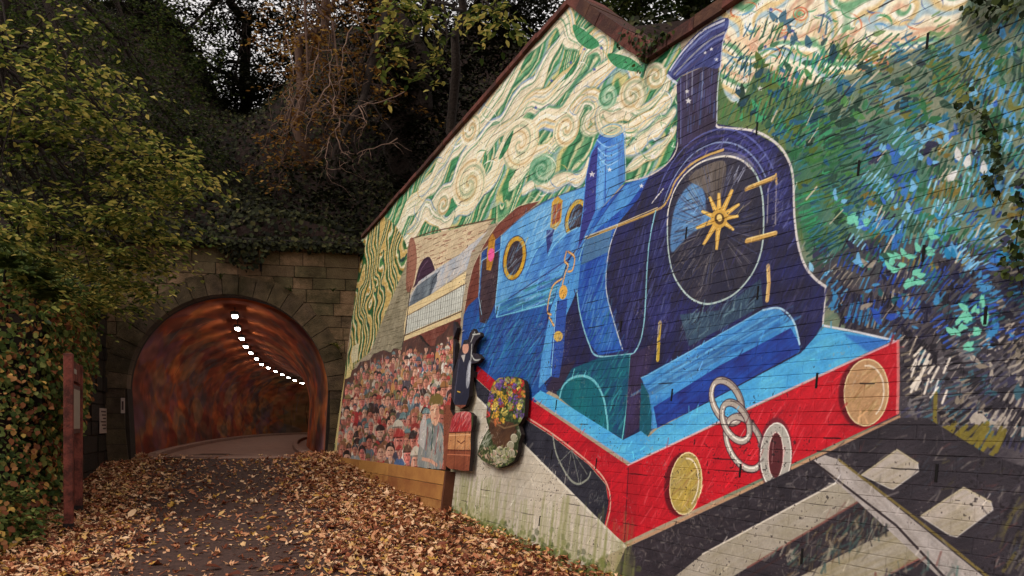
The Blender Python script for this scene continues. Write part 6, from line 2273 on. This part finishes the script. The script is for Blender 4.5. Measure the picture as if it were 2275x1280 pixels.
# ferns
def fern(name, loc, n, ln, label, rs, mat=FERN, group='ferns', tilt=None, simple=False):
    e = empty(name, loc, label=label, cat='fern', group=group)
    mb = MB()
    P, A, N, L = [], [], [], []
    for k in range(n):
        th = rs.uniform(0, 2 * math.pi) if tilt is None else tilt + rs.uniform(-1.1, 1.1)
        l = ln * rs.uniform(.7, 1.15)
        rise = rs.uniform(.5, .95)
        pts_ = []
        for i in range(9):
            f = i / 8
            pts_.append(np.array([math.cos(th) * l * f * .8, math.sin(th) * l * f * .8, l * rise * (f - .62 * f * f)]))
        mb.tube(pts_, [.006 * (1 - .7 * i / 8) for i in range(9)], 4, cap=False)
        if simple:                                         # strap fronds
            for i in range(8):
                P.append(pts_[i])
                A.append(pts_[i + 1] - pts_[i])
                N.append(np.array([math.cos(th) * -.4, math.sin(th) * -.4, 1]))
                L.append((l / 7, l * .10))
            continue
        for i in range(15):
            f = .1 + .88 * i / 14
            q = f * 8
            a = int(min(7, q))
            p = pts_[a] + (pts_[a + 1] - pts_[a]) * (q - a)
            d = unit(pts_[a + 1] - pts_[a])
            sd = unit(np.cross(d, [0, 0, 1]))
            w = l * .26 * math.sin(math.pi * min(1, .18 + .82 * (1 - f)) * .62)
            for sg_ in (-1, 1):
                P.append(p)
                A.append(sd * sg_ + d * .45 + np.array([0, 0, -.15]))
                N.append(np.cross(sd, d) * np.sign(np.cross(sd, d)[2] + 1e-6) + rs.normal(0, .1, 3))
                L.append((w, l * .045))
    L = np.array(L)
    mb.build('stalks', mat, e)
    obj('fronds', leaf_mesh('fronds', np.array(P), np.array(A), np.array(N), L[:, 0], L[:, 1], mat, fold=.08), e)
    return e


def on_left(u, v):
    """where the ray through a pixel meets the left bank"""
    best = None
    for Y in np.linspace(6.5, 14, 160):
        p = at(u, v, Y)
        d = foot_x(Y) + (.25 if Y > 10.6 else 0) - p[0]
        if d < 0:
            continue
        base = gy(Y) if Y < 10.6 else wing_top(Y)
        h_ = base + np.interp(d, [0, .8, 3, 14], [0, .75, 2.6, 8.0])
        if p[2] <= h_ + .02:
            best = (p[0], p[1], h_ - .03)
            break
    return best or tuple(at(u, v, 10))


rf = np.random.RandomState(5)
for (u, v, n, l, lab) in [(60, 720, 10, .62, 'large pale fern high on the left bank'), (118, 668, 8, .5, 'smaller pale fern above the large one on the left bank'), (30, 1180, 9, .55, 'green fern at the lower left corner of the photograph'),
                          (20, 1050, 8, .5, 'green fern low on the bank left of the notice board'), (90, 985, 7, .4, 'little fern tucked beside the notice board post')]:
    fern('fern', on_left(u, v), n, l, lab, rf, group='ferns on the left bank', tilt=-.7)
for (u, v, l, n, lab) in [(490, 620, .26, 7, 'small fern rooted over the crown of the arch'), (648, 648, .22, 6, 'small fern right of the arch crown on the portal'), (740, 648, .2, 6, 'small fern where portal and painted wall meet'),
                          (752, 775, .3, 8, 'yellow-green fern low in the corner by the arch ring'), (320, 662, .36, 9, 'fern growing left of the arch crown under the boughs')]:
    d = (u - CX) / F
    k = (d * PC[1] - PC[0]) / (RD[0] - d * RD[1])
    Y = PC[1] + RD[1] * k - .03
    p = at(u, v, Y)
    fern('wall_fern', tuple(p), n, l, lab, rf, mat=GRN if v > 700 or u < 400 else FERN, group='ferns on the portal stones', tilt=-1.8, simple=True)


# ivy strands hanging on the painted wall
def strand(name, px, label, n, size, rs, spread=.07):
    p0 = hit(*px[0], .02)
    e = empty(name, tuple(p0), label=label, cat='ivy', group='ivy on the painted wall')
    W3 = np.array([hit(u + rs.uniform(-9, 9), v, .03) for u, v in px])
    mb = MB()
    mb.tube([w - p0 for w in W3], [.0035] * len(W3), 5)
    mb.build('stem', M_BARK, e)
    t = rs.uniform(0, len(W3) - 1.001, n)
    i = t.astype(int)
    P = W3[i] + (W3[i + 1] - W3[i]) * (t - i)[:, None] + WA * rs.normal(0, spread, n)[:, None] + WU * rs.normal(0, spread * .6, n)[:, None] + WNN * rs.uniform(.01, .07, n)[:, None]
    N = unit(WNN + rs.normal(0, .4, (n, 3)) + np.array([0, 0, .4]))
    A = unit(rs.normal(0, .8, (n, 3)) + np.array([0, 0, -.8]))
    L = size * rs.uniform(.5, 1.2, n)
    obj('leaves', leaf_mesh('leaves', P - p0, A, N, L, L * .9, DKM, fold=.1), e)


ri = np.random.RandomState(8)
strand('ivy_strand', [(2140, 205), (2150, 240), (2190, 262), (2215, 300), (2222, 350), (2212, 400), (2224, 450)], 'thin ivy strand trailing across the right part of the mural', 90, .048, ri, .04)
strand('ivy_clump', [(2290, 400), (2262, 500), (2250, 560), (2275, 640)], 'dark ivy clump at the right edge of the mural', 90, .048, ri, .06)
strand('ivy_fringe', [(2330, -80), (2260, 10), (2215, 20), (2170, -20)], 'ivy fringe creeping in at the top right corner of the mural', 130, .05, ri, .08)
strand('ivy_tuft', [(1398, 70), (1416, 96), (1436, 118), (1452, 110), (1480, 80)], 'ivy and small leaves sitting in the dip of the wall top', 130, .055, ri, .08)
strand('hanging_stem', [(1436, 128), (1440, 150), (1438, 172)], 'short stem dangling from the dip onto the painted smoke', 7, .04, ri, .02)

# ------------------------------------------------------------------ fallen leaves on the ground: nobody could count them
def litter(n, rs):
    out = []
    while len(out) < n:
        y = 4.0 + 12.0 * rs.rand() ** 1.25
        xa, xb = foot_x(y) - .3, wall_x(y) - .02
        x = rs.uniform(xa, xb)
        c = abs(x - path_x(y))
        edge = np.interp(c, [0, .7, 1.15, 1.7], [.12, .19, .55, 1.0])
        wob = .5 + .5 * math.sin(x * 2.3 + y * 1.1) * math.sin(y * 1.7 - x)
        if rs.rand() > edge * (.75 + .4 * wob):
            continue
        if y > 15.2 and abs(x - path_x(y)) < 1.3 and rs.rand() < .9:
            continue
        out.append((x, y))
    return np.array(out)


rl = np.random.RandomState(44)
XY = litter(33000, rl)
n = len(XY)
dens = np.array([abs(x - path_x(y)) for x, y in XY])
wd_ = np.array([wall_x(y) - x for x, y in XY])
pile = np.clip((1.0 - wd_) / 1.0, 0, 1) * .08
pile = pile + np.clip((dens - 1.2), 0, 1.2) * .03
Z = np.array([gy(y) for x, y in XY]) + .03 + rl.uniform(0, 1, n) * pile
P = np.column_stack([XY, Z])
th = rl.uniform(0, 6.283, n)
A = np.stack([np.cos(th), np.sin(th), rl.normal(0, .2, n)], 1)
N = unit(np.stack([rl.normal(0, .26, n), rl.normal(0, .26, n), np.ones(n)], 1))
L = np.clip(np.exp(rl.normal(-2.95, .38, n)), .022, .15)
cu = rl.uniform(-.1, .3, n) * np.where(rl.rand(n) < .15, 2.0, 1.0)


def lobed(P, A, N, L, rs):
    """broad lobed leaves: a fan round the stalk end, tips bent up or down"""
    A = unit(A)
    B = unit(np.cross(N, A))
    N = np.cross(A, B)
    ang = np.radians([180, 120, 96, 66, 44, 16, 0, -16, -44, -66, -96, -120])
    rad = np.array([.18, .52, .34, .74, .42, .66, 1.0, .66, .42, .74, .34, .52])
    m = len(P)
    k = len(ang)
    R_ = rad[None] * rs.uniform(.82, 1.15, (m, k)) * (L * .62)[:, None]
    lift = rs.normal(0, .14, (m, k)) * L[:, None] + (rs.uniform(-.1, .34, m) * L)[:, None] * (rad[None] ** 2)
    rim = P[:, None] + A[:, None] * (R_ * np.cos(ang))[..., None] + B[:, None] * (R_ * np.sin(ang) * .9)[..., None] + N[:, None] * lift[..., None]
    V = np.concatenate([P[:, None] + 0, rim], 1).reshape(-1, 3)
    i = np.arange(m)[:, None] * (k + 1)
    f = np.concatenate([i + np.array([[0, 1 + j, 1 + (j + 1) % k]]) for j in range(k)], 0)
    return V, f


lob = rl.rand(n) < np.where(L > .06, .55, .12)
V1, F1 = lobed(P[lob] + [0, 0, .01], A[lob], N[lob], L[lob] * 1.25, rl)
me1 = leaf_mesh('fallen_leaves', P[~lob], A[~lob], N[~lob], L[~lob] * 1.1, L[~lob] * rl.uniform(.4, .8, (~lob).sum()), LIT, fold=.25, curl=cu[~lob])
bm = bmesh.new()
bm.from_mesh(me1)
me2 = mesh_np('lobed', V1, F1, LIT)
bm.from_mesh(me2)
bm.to_mesh(me1)
bm.free()
bpy.data.meshes.remove(me2)
obj('fallen_leaves', me1, kind='stuff', label='brown and yellow fallen leaves drifted along both sides of the path', cat='leaves')

# low green shrubs at the lower left
for (u, v, w, h_, nb_, lab) in [(10, 930, .55, .5, 44, 'low green shrub at the left edge beside the fern bank'), (5, 1120, .5, .42, 40, 'low green bush near the lower left corner'), (85, 870, .4, .4, 26, 'small green bush just left of the notice board'), (30, 1250, .45, .3, 30, 'leafy weeds at the very bottom left corner')]:
    b_ = on_left(u, v + 60)
    tree('shrub', lab, b_, (b_[0] + .05, b_[1], b_[2] + h_), .018, [((b_[0], b_[1] - .1, b_[2] + h_ * .8), (w, .4, h_ * .7), nb_)], MID2, .085, 9, .26, group='low shrubs on the left bank', cat='shrub', twigs=8)
